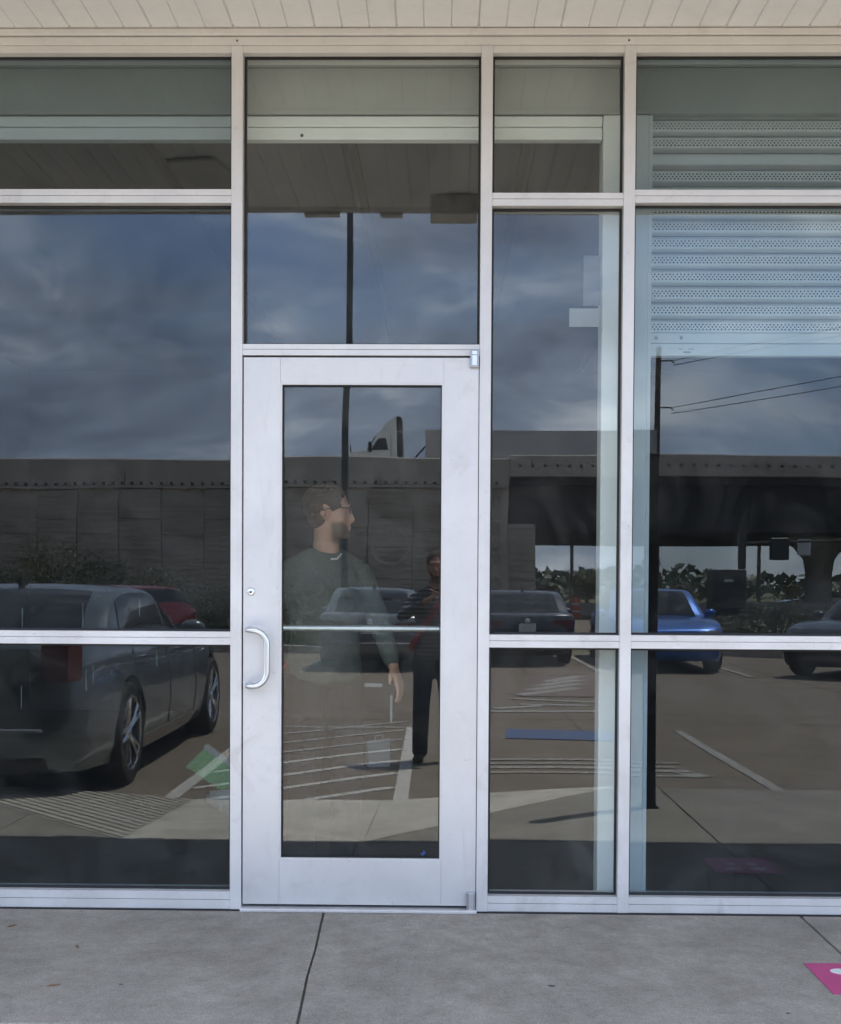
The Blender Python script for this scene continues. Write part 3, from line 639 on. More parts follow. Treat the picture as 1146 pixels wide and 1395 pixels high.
    obj('boot_gap', tube([(x * hw, y0 - .001 + .008 * abs(x), deckz - .42) for x in (-.7, -.35, 0, .35, .7)], .004, 5), M['car_trim'], t)
    obj('badge', lathe([(.0001, -.014), (.035, -.012), (.045, 0)], 16, 'Y'), M['chrome'], t, smooth='all').location = (0, y0 + .012, deckz - .12)
    # greenhouse
    g0, g1, g2, g3 = rear_gl[0], rear_gl[1], front_gl[0], front_gl[1]
    zro = smoothpts([g0, g0 + (g1 - g0) * .9, (g1 + g2) / 2, g2, g3], [deckz - .03, H - .05, H, H - .03, belt - .03], 1)
    def zr(s): return float(zro(s))
    def surf(s, q, sg=1, off=0.0):
        zt = zr(s); zb = float(ztop(s)) - .04; wb_ = hw * float(wid(s)) * .925
        h_ = max(0.0, (zt - zb)); wr_ = wb_ - .30 * h_ - .02
        if q <= .5: k = q / .5; x = wb_ + (wr_ - wb_) * (k ** 1.15); z = zb + (h_ - .035 if h_ > .035 else 0) * math.sin(k * PI / 2 * .78) / math.sin(PI / 2 * .78)
        else:
            k = (q - .5) / .5; x = wr_ * (1 - k) ; z = zb + h_ - .035 * (1 - k) ** 3.2 if h_ > .035 else zb + h_
        return Vector((sg * x, yy(s), z))
    def patch(name_, s0, s1, q0, q1, mat, sides, par, off=.006, na=14, nb=8, s0b=None, s1b=None):
        bm = bmesh.new()
        for sg in sides:
            G_ = []
            for i in range(na + 1):
                r_ = []
                for j in range(nb + 1):
                    q = q0 + (q1 - q0) * j / nb; f_ = j / nb
                    a = s0 + ((s0b if s0b is not None else s0) - s0) * f_; b2 = s1 + ((s1b if s1b is not None else s1) - s1) * f_
                    s = a + (b2 - a) * i / na
                    p = surf(s, q, sg); e1 = surf(s + .002, q, sg) - p; e2 = surf(s, min(q + .01, 1), sg) - surf(s, max(0, min(q + .01, 1) - .01), sg)
                    nn = e1.cross(e2); nn = nn.normalized() * sg if nn.length > 1e-9 else Vector((0, 0, 1))
                    if nn.z < -0.2 or (q > .6 and nn.z < 0): nn = -nn
                    r_.append(bm.verts.new(p + nn * off))
                G_.append(r_)
            for i in range(na):
                for j in range(nb):
                    try: bm.faces.new((G_[i][j], G_[i + 1][j], G_[i + 1][j + 1], G_[i][j + 1]))
                    except ValueError: pass
        bmesh.ops.remove_doubles(bm, verts=bm.verts[:], dist=.0005); bmesh.ops.recalc_face_normals(bm, faces=bm.faces[:])
        return obj(name_, bm, mat, par, smooth='all')
    roof = patch('roof', g0, g3, 0, 1, paintmat, (1, -1), t, off=0.0, na=40, nb=20)
    ge = g3 - g0
    rw = patch('rear_window', g0 + .012, g1 - .012, .60, 1.0, M['carglass'], (1, -1), t)
    patch('windscreen', g2 + .012, g3 - .015, .60, 1.0, M['carglass'], (1, -1), t)
    mid = (yf + yr) / 2 / L + .5 - .03
    for sg in (1, -1):
        patch('side_window', mid + .012, g3 - ge * .13, .13, .43, M['carglass'], (sg,), t, s1b=g2 + .01)
        patch('side_window', g0 + ge * (.16 if not suv else .05), mid - .012, .13, .43, M['carglass'], (sg,), t, s0b=g1 - .03)
    # wheels, lamps, trim
    for s in (1, -1):
        for y in (yf, yr): wheel(t, s * (hw - .125), y, wr, s, spokes, rimmat)
        bm = ball((0, 0, 0), .09, None, 2, (1.25, .8, .85)); mr = obj('mirror', bm, paintmat, t, smooth='all'); mr.location = (s * (hw + .06), yy(g3 - ge * .14), belt + .05)
        if lamp == 'tall':
            bm = prism([(hw * .70, 0), (hw * .88, 0), (hw * .935, .16), (hw * .72, .16)], [.80, .80, .80, .80], [1.035, 1.035, 1.035, 1.035])
        else: bm = prism([(hw * .45, 0), (hw * .87, 0), (hw * .955, .25), (hw * .6, .2)], [.72, .70, .74, .74], [.86, .87, .87, .86])
        bmesh.ops.bevel(bm, geom=bm.edges[:], offset=.012, segments=2, affect='EDGES')
        if s < 0: bmesh.ops.scale(bm, verts=bm.verts[:], vec=(-1, 1, 1)); bmesh.ops.reverse_faces(bm, faces=bm.faces[:])
        tl = obj('tail_lamp', bm, M['red_lens'], t, smooth=30); tl.location = (0, y0 + .012, deckz - 1.05 if lamp == 'tall' else deckz - 1.0)
        bm = prism([(hw * .42, 0), (hw * .74, -.03), (hw * .90, -.26), (hw * .55, -.2)], [.58, .58, .62, .60], [.68, .70, .73, .70]); bmesh.ops.bevel(bm, geom=bm.edges[:], offset=.01, segments=2, affect='EDGES')
        if s < 0: bmesh.ops.scale(bm, verts=bm.verts[:], vec=(-1, 1, 1)); bmesh.ops.reverse_faces(bm, faces=bm.faces[:])
        obj('headlight', bm, M['clear_lens'], t, smooth=30).location = (0, y1 - .035, hoodz - .86)
        for q in (.30, .52): obj('door_handle', B(None, s * hw * .985 - .012, s * hw * .985 + .012, yy(q) - .1, yy(q) + .1, belt - .13, belt - .10), M['chrome'], t, bevel=.006)
    obj('number_plate', B(None, -.155, .155, y0 - .008, y0 + .05, deckz - .33, deckz - .18) if not plate_front else B(None, -.155, .155, y1 - .04, y1 + .012, .40, .55), M['plate'], t)
    obj('bumper_strip', B(None, -hw * .72, hw * .72, y0 - .006, y0 + .06, .50, .525), M['chrome'], t, bevel=.006)
    obj('lower_valance', B(None, -hw * .74, hw * .74, y0 + .01, y0 + .12, .235, .36), M['car_trim'], t, bevel=.02)
    obj('grille', B(None, -hw * .42, hw * .42, y1 - .09, y1 + .004, .36, .56), M['car_trim'], t, bevel=.02)
    if fin:
        bm = prism([(-.02, -.09), (.02, -.09), (.004, .09), (-.004, .09)], 0, [.06, .06, .012, .012]); obj('antenna_fin', bm, M['car_trim'], t).location = (0, yy(g1 + .03), zr(g1 + .03) - .006)
    return t
c_grey = carpaint('paint_graphite', (0.105, 0.130, 0.150)); c_navy = carpaint('paint_dark_navy', (0.018, 0.024, 0.038)); c_silver = carpaint('paint_slate', (0.13, 0.145, 0.155)); c_blue = carpaint('paint_bright_blue', (0.014, 0.12, 0.46)); c_red = carpaint('paint_dark_red', (0.20, 0.012, 0.014)); c_ink = carpaint('paint_ink', (0.035, 0.037, 0.05)); c_white = carpaint('paint_white', (0.72, 0.72, 0.70))
car('parked_car', 'dark grey sedan with chrome wheels parked nearest the shop, tail towards the glass', c_grey, L=5.04, W=1.90, H=1.43, belt=1.0, hoodz=.95, deckz=1.06, wb=3.05, fo=.80, wr=.365, rear_gl=(.15, .30), front_gl=(.50, .66), lamp='tall', loc=(-3.15, -5.14, LOT_Z), rz=PI)
car('parked_car', 'dark red hatchback parked beyond the dark grey sedan', c_red, L=4.2, W=1.78, H=1.47, belt=.98, hoodz=.9, deckz=1.05, wb=2.6, fo=.82, rear_gl=(.02, .14), front_gl=(.50, .70), suv=True, loc=(-6.35, -17.6, LOT_Z), rz=0.4)
car('parked_car', 'slate grey sedan seen from behind, near the lamp post', c_silver, L=4.85, loc=(-1.17, -17.95, LOT_Z), rz=PI)
car('parked_car', 'dark navy sedan seen from behind, between the slate and blue cars', c_navy, L=4.75, loc=(1.47, -19.1, LOT_Z), rz=PI, rimmat='rim_dark')
car('parked_car', 'bright blue saloon facing the shop', c_blue, L=4.9, W=1.92, H=1.45, loc=(3.93, -18.1, LOT_Z), rz=0, plate_front=True, rear_gl=(.10, .30), front_gl=(.47, .66), fin=False)
car('parked_car', 'black saloon turned sideways beside the shrubs', c_ink, L=4.7, loc=(7.75, -16.6, LOT_Z), rz=0.75, fin=False, rimmat='rim_dark')
car('passing_car', 'white car far off beyond the bridge', c_white, L=4.6, H=1.5, loc=(21.5, -66, -0.15), rz=1.4, group='far traffic', fin=False)
car('passing_car', 'silver car far off behind the white car', c_silver, L=4.6, H=1.5, loc=(26.5, -74, -0.15), rz=1.4, group='far traffic', fin=False)

# ---- sign post on the pavement
M['post_dark'] = pbr('post_dark_steel', (0.035, 0.036, 0.04), 0.6, 0.3, var=0.2)
t = thing('steel_post', 'slim dark steel post standing on the pavement opposite the right window', 'post', (1.222, -2.30, 0))
obj('shaft', B(None, -.036, .036, -.036, .036, 0, 2.05), M['post_dark'], t, bevel=.004); obj('base_plate', B(None, -.05, .05, -.055, .055, 0, .012), M['post_dark'], t); obj('cap', B(None, -.039, .039, -.039, .039, 2.05, 2.062), M['post_dark'], t, bevel=.003)
# ---- light pole in the planter
M['galv'] = pbr('pole_bronze', (0.05, 0.058, 0.062), 0.5, 0.3, var=0.1)
t = thing('lamp_post', 'tall dark lamp post standing in the planting beyond the cars', 'lamp post', (-2.07, -21.9, -0.15))
obj('pole', tube([(0, 0, .6), (0.0, 0, 6), (0.01, 0, 10.6)], [.082, .075, .062], 14), M['galv'], t, smooth=40); obj('footing', lathe([(0.0001, .62), (.24, .62), (.26, .58), (.26, -.1)], 20, 'Z'), M['pier_conc'], t)
for s in (-1, 1):
    obj('arm', tube([(0, 0, 10.3), (s * .5, 0, 10.45)], .03, 8), M['galv'], t); obj('lamp_head', B(None, s * .75 - .3, s * .75 + .3, -.2, .2, 10.38, 10.52), M['galv'], t, bevel=.03)
# ---- planting bed with kerb, shrubs
M['soil'] = pbr('bed_soil', (0.075, 0.065, 0.035), 0.95, var=0.4, scale=1.5)
for i, (x0, x1) in enumerate(((-26, -0.9), (5.2, 26))):
    pb = struct('planting_bed', B(None, x0, x1, -34, -21.5, -0.5, 0.0), M['soil']); 
    struct('kerb', B(None, x0 - .0, x1 + .0, -21.5, -21.32, -0.5, 0.03), M['pier_conc'], pb, bevel=.015)
    xe = x1 if i == 0 else x0; s = 1 if i == 0 else -1
    struct('kerb', B(None, min(xe, xe + s * .18) , max(xe, xe + s * .18), -34, -21.5, -0.5, 0.03), M['pier_conc'], pb, bevel=.015)
M['leaf1'] = pbr('leaf_olive', (0.10, 0.105, 0.045), 0.6, var=0.45, scale=3)
M['leaf2'] = pbr('leaf_dark', (0.038, 0.058, 0.022), 0.6, var=0.45, scale=2)
M['bark'] = pbr('bark', (0.10, 0.08, 0.06), 0.9, var=0.3, scale=6)
M['grass'] = pbr('grass_blade', (0.095, 0.13, 0.035), 0.7, var=0.4, scale=2)
def leaf_cloud(name, clumps, per, size, mat, parent, loose=1.0):
    V = []; F = []
    for (c, r) in clumps:
        n = int(per * (r[0] * r[1] * r[2]) ** .66)
        d = rng.normal(size=(n, 3)); d /= np.linalg.norm(d, axis=1)[:, None]; rad = rng.uniform(.25, 1, n) ** .5
        p = np.array(c) + d * rad[:, None] * np.array(r) * rng.uniform(.85, 1.15 * loose, (n, 1))
        u = rng.normal(size=(n, 3)); u /= np.linalg.norm(u, axis=1)[:, None]; w_ = np.cross(u, rng.normal(size=(n, 3))); w_ /= np.linalg.norm(w_, axis=1)[:, None] + 1e-9
        sz = size * rng.uniform(.45, 1.7, n)
        base = len(V)
        for i in range(n):
            a, b_ = u[i] * sz[i], w_[i] * sz[i] * .42
            V += [p[i] - a, p[i] + b_, p[i] + a, p[i] - b_]
            F.append((base + 4 * i, base + 4 * i + 1, base + 4 * i + 2, base + 4 * i + 3))
    return pydata(name, V, F, mat, parent)
def shrub(x, y, z, rx, h_, label, mat='leaf1', name='shrub', per=1900, size=.038, group='shrubs in the planting beds'):
    t = thing(name, label, 'shrub', (x, y, z), 0, group)
    cl = []
    for k in range(6):
        a = random.uniform(0, 2 * PI); q = random.uniform(.1, .65)
        cl.append(((rx * q * math.cos(a), rx * q * math.sin(a), h_ * random.uniform(.35, .72)), (rx * .48, rx * .48, h_ * .36)))
    leaf_cloud('foliage', cl, per, size, M[mat], t, 1.15)
    bm = bmesh.new()
    for k in range(5):
        a = 2 * PI * k / 5; tube([(0, 0, -.05), (rx * .2 * math.cos(a), rx * .2 * math.sin(a), h_ * .3), (rx * .5 * math.cos(a), rx * .5 * math.sin(a), h_ * .75)], [.03, .022, .01], 5, bm)
    obj('stems', bm, M['bark'], t)
    return t
SHL = [(-2.9, -23.2, .55, 1.0, 'leaf2', 'low dark shrub just beside the lamp post'), (-3.9, -24.0, .9, 1.55, 'leaf1', 'olive shrub second from the lamp post'), (-1.6, -24.8, .8, 1.1, 'leaf2', 'dark shrub behind the slate grey sedan'),
       (-5.6, -25.0, .9, 1.5, 'leaf2', 'dark shrub behind the red car'), (-7.3, -26, 1.1, 1.9, 'leaf1', 'olive shrub left of the red car'), (-9.0, -27, 1.2, 2.3, 'leaf2', 'tall dark shrub above the grey sedan roof'), (-10.9, -28, 1.4, 2.7, 'leaf1', 'big olive shrub at the left end of the bed'), (-12.8, -28.5, 1.5, 2.2, 'leaf2', 'dark shrub leftmost in the bed'),
       (-3.2, -28, 1.1, 1.3, 'leaf1', 'olive shrub deep in the bed behind the lamp post'), (-6.4, -30, 1.3, 1.5, 'leaf2', 'dark shrub at the foot of the panel wall'),
       (6.6, -22.8, .8, 1.0, 'leaf1', 'olive shrub beside the blue car'), (7.8, -23.5, 1.0, 1.25, 'leaf2', 'dark shrub behind the black saloon mirror'), (9.3, -24, 1.2, 1.3, 'leaf1', 'olive shrub behind the black saloon'), (11.0, -25, 1.3, 1.5, 'leaf2', 'dark shrub behind the black saloon tail'), (13.2, -27, 1.7, 1.7, 'leaf1', 'wide olive shrub near the bridge pier')]
for (x, y, rx, h_, m_, lab) in SHL: shrub(x, y, 0, rx, h_ * (.78 if x > 0 else .88), lab, m_)
# tufts of ornamental grass at the kerb
gv, gf = [], []
for k in range(5200):
    left = k % 5 != 0
    x, y = (random.uniform(-4.6, -1.0), random.uniform(-23.2, -21.6)) if left else (random.uniform(5.4, 9), random.uniform(-22.6, -21.6))
    h_ = random.uniform(.12, .5); a = random.uniform(0, PI); lx, ly = random.gauss(0, .12), random.gauss(0, .12); w_ = .012
    i = len(gv); gv += [(x - w_ * math.cos(a), y - w_ * math.sin(a), 0), (x + w_ * math.cos(a), y + w_ * math.sin(a), 0), (x + lx, y + ly, h_)]; gf.append((i, i + 1, i + 2))
tag(pydata('ornamental_grass', gv, gf, M['grass']), 'tufts of pale ornamental grass along the kerb of the bed', 'grass', kind='stuff')

# ---- elevated road: panel retaining wall, abutment, bridge span, pier
WY = -56.0
M['panel'] = pbr('wall_panel', (0.34, 0.30, 0.25), 0.95, var=0.12, scale=0.8, bump=0.0)
def ribs(m, sc):
    nt = m.node_tree; b = nt.nodes['Principled BSDF']; geo = N(nt, 'ShaderNodeNewGeometry'); mp = N(nt, 'ShaderNodeMapping'); mp.inputs['Scale'].default_value = (.12, .12, 1); nt.links.new(geo.outputs['Position'], mp.inputs['Vector'])
    n = N(nt, 'ShaderNodeTexNoise'); n.inputs['Scale'].default_value = sc; n.inputs['Detail'].default_value = 3; nt.links.new(mp.outputs[0], n.inputs['Vector'])
    bp = N(nt, 'ShaderNodeBump'); bp.inputs['Strength'].default_value = 1.0; bp.inputs['Distance'].default_value = .14; nt.links.new(n.outputs['Fac'], bp.inputs['Height']); nt.links.new(bp.outputs[0], b.inputs['Normal'])
ribs(M['panel'], 4.5)
RW = thing('retaining_wall', 'tan concrete panel retaining wall carrying the elevated road', 'wall', (0, WY, 0))
PWD, PHT = 2.09, 1.5
bm = B(None, 0.018, PWD - .018, 0, .16, .014, PHT - .014); bmesh.ops.bevel(bm, geom=bm.edges[:], offset=.015, segments=1, affect='EDGES'); pme = bpy.data.meshes.new('wall_panel'); bm.to_mesh(pme); bm.free()
for i in range(-16, 4):
    for j in range(-1, 5):
        x = -1.45 + (i - 0) * PWD + (0 if True else 0); z = -0.55 + j * PHT - (.75 if i % 2 else 0)
        if x > 2.3: continue
        if z + PHT > 6.34: continue
        p = link_mesh('wall_panel', pme, M['panel'], RW); p.location = (x, random.uniform(-.012, .012), z)
obj('wall_core', B(None, -36, 3.2, -19, -.02, -.6, 6.30), M['pier_conc'], RW)
obj('coping', B(None, -36, 3.2, -.25, .22, 6.24, 6.36), M['pier_conc'], RW, bevel=.03)
obj('parapet', B(None, -36, 3.2, -.3, .14, 6.36, 7.74), M['pier_conc'], RW, bevel=.05)
obj('abutment', B(None, 3.2, 4.48, -19, .05, -.6, 4.42), M['panel'], RW, bevel=.04)
bm = bmesh.new()
for k in range(76): x = -34 + .487 * k; B(bm, x, x + .15, .10, .148, 6.42, 6.56)
tag(obj('drain_slots', bm, M['black'], RW), kind='stuff')
for x in (-30, -22.5, -15.8, -8.9, -3.05, 2.0): obj('parapet_joint', B(None, x, x + .035, .10, .146, 5.6 if x == -3.05 else 6.3, 7.0), M['black'], RW)
bm = lathe([(.78, .16), (.78, .215), (.92, .215), (.92, .16)], 40, 'Y'); emb = obj('round_relief', bm, M['pier_conc'], RW, smooth=40); emb.location = (-2.45, 0, 3.25)
BR = thing('road_bridge', 'concrete bridge span with dark girders on the elevated road', 'bridge', (0, WY, 0))
obj('parapet', B(None, 3.205, 60, -.3, .12, 6.78, 7.92), M['pier_conc'], BR, bevel=.05); obj('deck', B(None, 3.21, 60, -19, .0, 6.35, 6.775), M['girder'], BR); obj('far_parapet', B(None, -36, 60, -19.4, -19.02, 6.3, 7.7), M['pier_conc'], BR)
bm = bmesh.new()
for k in range(60): x = 3.6 + .62 * k; B(bm, x, x + .15, .10, .127, 7.28, 7.42)
tag(obj('drain_slots', bm, M['black'], BR), kind='stuff')
for k in range(6): y = -.55 - k * 3.45; obj('girder', prism([(3.3, y - .28), (60, y - .28), (60, y + .28), (3.3, y + .28)], 4.08, 6.349), M['girder'], BR)
def pier(px):
    bm = bmesh.new(); secs = [(-.6, .68, .68), (2.3, .68, .68), (3.0, .8, .75), (3.6, 1.35, .9), (3.85, 2.1, 1.0), (4.07, 2.2, 1.0)]; rg = []
    for z, a, b_ in secs: rg.append([bm.verts.new((px + a * math.cos(2 * PI * k / 20), -6 + b_ * 1.0 * math.sin(2 * PI * k / 20), z)) for k in range(20)])
    for i in range(len(rg) - 1):
        for k in range(20): bm.faces.new((rg[i][k], rg[i][(k + 1) % 20], rg[i + 1][(k + 1) % 20], rg[i + 1][k]))
    bm.faces.new(rg[-1]); bmesh.ops.recalc_face_normals(bm, faces=bm.faces[:]); obj('pier', bm, M['pier_conc'], BR, smooth=40)
pier(20.35); pier(44)
# ---- lorry on the elevated road
M['truck'] = pbr('truck_paint', (0.78, 0.78, 0.73), 0.35, coat=.4, var=.04); M['trailer'] = pbr('trailer_skin', (0.50, 0.46, 0.43), 0.45, 0.3, var=.08, scale=.5)
TR = thing('tractor_lorry', 'pale cab-fronted lorry driving along the elevated road', 'lorry', (0, -69.0, 6.5))
def side_prism(pts, y0, y1, bm=None):
    bm = bm or bmesh.new(); a = [bm.verts.new((p[0], y0, p[1])) for p in pts]; b_ = [bm.verts.new((p[0], y1, p[1])) for p in pts]
    bm.faces.new(a); bm.faces.new(b_[::-1])
    for i in range(len(pts)): j = (i + 1) % len(pts); bm.faces.new((a[i], b_[i], b_[j], a[j]))
    bmesh.ops.recalc_face_normals(bm, faces=bm.faces[:]); return bm
obj('cab', side_prism([(-2.62, 1.0), (-4.3, 1.0), (-4.42, 2.75), (-3.86, 3.62), (-3.70, 3.85), (-3.3, 4.42), (-2.90, 4.78), (-2.62, 4.90)], -1.15, 1.15), M['truck'], TR, bevel=.05, seg=2)
obj('bonnet', side_prism([(-4.36, .9), (-6.1, .9), (-6.2, 2.2), (-5.5, 2.7), (-4.36, 2.95)], -1.05, 1.05), M['truck'], TR, bevel=.08, seg=2)
obj('side_window', side_prism([(-3.12, 2.92), (-4.12, 2.88), (-3.70, 3.55), (-3.25, 3.62)], 1.14, 1.165), M['carglass'], TR); obj('windscreen', side_prism([(-4.41, 2.85), (-3.92, 3.60), (-3.88, 3.58), (-4.36, 2.82)], -1.0, 1.0), M['carglass'], TR)
obj('cab_fairing', side_prism([(-2.60, 1.0), (-2.60, 4.95), (-2.32, 4.80), (-2.32, 1.0)], -1.12, 1.12), M['car_trim'], TR)
obj('sun_visor', side_prism([(-3.98, 3.62), (-3.70, 3.74), (-3.62, 3.90), (-3.80, 3.84)], -1.1, 1.1), M['truck'], TR); obj('wing_mirror', B(None, -4.25, -4.05, 1.25, 1.45, 2.75, 3.35), M['car_trim'], TR, bevel=.03); obj('door_gap', side_prism([(-3.0, 1.2), (-2.97, 1.2), (-2.97, 3.8), (-3.0, 3.8)], 1.145, 1.158), M['car_trim'], TR); obj('cab_stripe', side_prism([(-3.6, 3.98), (-1.9, 3.98), (-1.9, 4.03), (-3.6, 4.03)], 1.13, 1.162), M['truck'], TR)
obj('exhaust_stack', tube([(-5.3, .9, 2.3), (-5.3, .9, 3.15)], .05, 8), M['car_trim'], TR); obj('chassis', B(None, -5.6, 3, -.5, .5, .7, 1.0), M['car_trim'], TR); obj('air_lines', tube([(-2.35, 0, 2.2), (-1.7, 0, 2.5), (-1.0, 0, 3.3)], .06, 6), M['car_trim'], TR)
for x in (-5.0, -1.9, -.7):
    for y in (-1.0, 1.0): w_ = obj('wheel', lathe([(.0001, -.15), (.5, -.15), (.52, -.1), (.52, .1), (.5, .15), (.0001, .15)], 20, 'Y'), M['tyre'], TR, smooth=40); w_.location = (x, y, .52)
TL = thing('box_trailer', 'long grey box trailer coupled behind the lorry on the elevated road', 'trailer', (0, -69.0, 6.5), 0)
obj('box', B(None, -.95, 12.6, -1.28, 1.28, 1.2, 4.1), M['trailer'], TL, bevel=.12, seg=3); obj('top_rail', B(None, -.97, 12.62, 1.24, 1.30, 3.98, 4.14), M['trailer'], TL); obj('underframe', B(None, 0, 12.4, -.6, .6, .8, 1.2), M['car_trim'], TL)
for x in (10.2, 11.5):
    for y in (-1.0, 1.0): w_ = obj('wheel', lathe([(.0001, -.15), (.5, -.15), (.52, -.1), (.52, .1), (.5, .15), (.0001, .15)], 20, 'Y'), M['tyre'], TL, smooth=40); w_.location = (x, y, .52)
# ---- utility poles and wires behind the bridge, street furniture beneath it
M['wood_pole'] = pbr('pole_wood', (0.09, 0.075, 0.06), 0.9, var=.2)
def upole(x, y, h_, label, arms=2, r=.19):
    t = thing('utility_pole', label, 'utility pole', (x, y, -.2), 0, 'utility poles beyond the bridge'); obj('pole', tube([(0, 0, 0), (0, 0, h_)], [r, r * .7], 8), M['wood_pole'], t, smooth=40)
    for k in range(arms): obj('cross_arm', tube([(-.1, 0, h_ - 1.2 - 3.9 * k), (1.1, 0, h_ - 1.2 - 3.9 * k), (1.3, 0, h_ - 1.45 - 3.9 * k)], .07, 6), M['wood_pole'], t)
    return t
upole(18.2, -100, 22.0, 'tall utility pole with curved arms rising above the bridge', 2, .30)
for x, y, h_, lab in ((9.6, -88, 8.5, 'utility pole showing under the bridge next to the abutment'), (13.0, -86, 8.8, 'utility pole under the bridge behind the navy sedan'), (24.5, -90, 8.0, 'utility pole under the bridge above the blue car'), (31.0, -88, 9, 'utility pole under the bridge by the cabinet'), (41.0, -95, 9, 'utility pole under the bridge past the pier'), (35.8, -97, 8, 'short utility pole between cabinet and pier')): upole(x, y, h_, lab, 0, .16)
M['wire'] = pbr('wire', (0.03, 0.03, 0.03), 0.6)
for k, (z0, z1) in enumerate(((20.6, 30), (16.7, 25.5), (20.2, 28.5), (16.2, 24))):
    pts = [(19.4 + s * 46 / 12, -100 + s * 2.0, z0 + (z1 - z0) * s / 12 - 1.2 * math.sin(PI * s / 12)) for s in range(13)]
    tag(obj('power_line', tube(pts, .032, 5), M['wire']), ['steepest, highest', 'third highest', 'second highest', 'lowest'][k] + ' of the power lines running from the tall utility pole', 'power line', 'power lines over the bridge')
M['cab_dark'] = pbr('cabinet_paint', (0.02, 0.024, 0.028), 0.5, var=.1)
t = thing('utility_cabinet', 'dark utility cabinet standing behind the blue car', 'cabinet', (8.09, -30, -.1)); obj('cabinet_box', B(None, -.48, .48, -.4, .4, .1, 1.98), M['cab_dark'], t, bevel=.02); obj('plinth', B(None, -.55, .55, -.5, .5, -.1, .1), M['pier_conc'], t); obj('cabinet_door', B(None, -.42, .42, .4, .42, .2, 1.9), M['cab_dark'], t, bevel=.01); obj('label_plate', B(None, -.15, .1, .42, .43, 1.62, 1.70), M['plate'], t)
t = thing('traffic_signal', 'traffic signal hanging from a mast arm by the bridge pier', 'traffic signal', (12.55, -45, -.2)); obj('mast', tube([(-.35, 0, 0), (-.35, 0, 3.75)], .16, 10), M['cab_dark'], t); obj('mast_arm', tube([(-.35, 0, 3.35), (3.6, 0, 3.45)], .05, 8), M['cab_dark'], t); obj('signal_head', B(None, .75, 1.45, -.15, .15, 2.72, 3.55), M['cab_dark'], t, bevel=.04); obj('sign_plate', B(None, 1.8, 2.3, -.02, .02, 2.9, 3.5), M['plate'], t)
M['orange'] = pbr('barrel_orange', (0.5, 0.10, 0.03), 0.6, var=.1)
for x, lab in ((5.62, 'orange traffic drum nearer the abutment'), (6.75, 'orange traffic drum farther from the abutment')):
    t = thing('traffic_drum', lab, 'traffic drum', (x, -58, -.2), 0, 'traffic drums under the bridge'); obj('drum_body', lathe([(.0001, 1.15), (.24, 1.15), (.27, .9), (.30, .5), (.32, 0)], 18, 'Z'), M['orange'], t, smooth=40)
    for z in (.35, .75): obj('band', lathe([(.305 - .045 * z, z + .1), (.318 - .045 * z, z + .1), (.322 - .045 * z, z), (.305 - .045 * z, z)], 18, 'Z'), M['plate'], t)
tag(obj('concrete_barrier', side_prism([(4.9, 0), (20, 0), (20, .85), (4.9, .85)], -.2, .2), M['pier_conc'], bevel=.05), 'low concrete road barrier under the bridge', 'barrier').location = (0, -60, -.2)
# ---- trees far behind
def far_tree(x, y, h_, lab, m_):
    t = thing('tree', lab, 'tree', (x, y, -.2), 0, 'trees beyond the bridge'); cl = [((random.uniform(-.3, .3) * h_, random.uniform(-.2, .2) * h_, h_ * random.uniform(.35, .8)), (h_ * .3, h_ * .3, h_ * .22)) for _ in range(8)]
    leaf_cloud('crown', cl, 420, .13, M[m_], t); obj('trunk', tube([(0, 0, 0), (.1, 0, h_ * .35), (0, 0, h_ * .7)], [.22, .16, .06], 7), M['bark'], t); return t
fx = [(8, -105, 3.5), (12.5, -102, 4.4), (17, -110, 3.6), (22, -108, 3.0), (27, -112, 3.7), (32, -106, 3.1), (38, -110, 3.9), (44, -112, 3.6), (50, -108, 4.2)]
for i, (x, y, h_) in enumerate(fx): far_tree(x, y, h_ * .8, ['small round tree', 'broad dark tree', 'bushy tree'][i % 3] + ' beyond the bridge, number %s from the abutment' % ['one', 'two', 'three', 'four', 'five', 'six', 'seven', 'eight', 'nine'][i], ['leaf2', 'leaf1'][i % 2])
V, F = [], []
for k in range(15000):
    x = rng.uniform(-220, 330); y = -rng.uniform(150, 240); h_ = 3.9 + .8 * math.sin(x * .07) + .5 * math.sin(x * .23 + 1); z = h_ * rng.uniform(0, 1) ** .8
    u = rng.normal(size=3); u /= np.linalg.norm(u); w_ = np.cross(u, rng.normal(size=3)); w_ /= np.linalg.norm(w_); u *= .8; w_ *= .55; c = np.array((x, y, z)); i = len(V)
    V += [c - u, c + w_, c + u, c - w_]; F.append((i, i + 1, i + 2, i + 3))
tag(pydata('treeline', V, F, M['leaf2']), 'distant dark line of trees on the horizon', 'treeline', kind='stuff')
# ================================================================== PEOPLE
M['skin'] = pbr('skin', (0.44, 0.25, 0.175), 0.55, var=.06, scale=25)
def skin_beard():
    nt = M['skin'].node_tree; b = nt.nodes['Principled BSDF']; src = b.inputs['Base Color'].links[0].from_socket
    a = N(nt, 'ShaderNodeAttribute', attribute_name='beard'); mx_ = N(nt, 'ShaderNodeMixRGB'); mx_.inputs[2].default_value = (.11, .07, .048, 1)
    nt.links.new(a.outputs['Fac'], mx_.inputs[0]); nt.links.new(src, mx_.inputs[1]); nt.links.new(mx_.outputs[0], b.inputs['Base Color'])
skin_beard()
M['hair'] = pbr('short_hair', (0.075, 0.045, 0.03), 0.75, var=.35, scale=90, bump=.6, bscale=220)
M['sweater'] = pbr('sweater_green', (0.078, 0.087, 0.075), 0.9, var=.25, scale=5, bump=1.0, bscale=22)
M['trouser'] = pbr('trouser_black', (0.012, 0.012, 0.015), 0.85, var=.2, scale=12)
M['jeans'] = pbr('jeans_dark', (0.018, 0.022, 0.034), 0.9, var=.25, scale=14)
M['shoe'] = pbr('shoe_black', (0.012, 0.012, 0.012), 0.55)
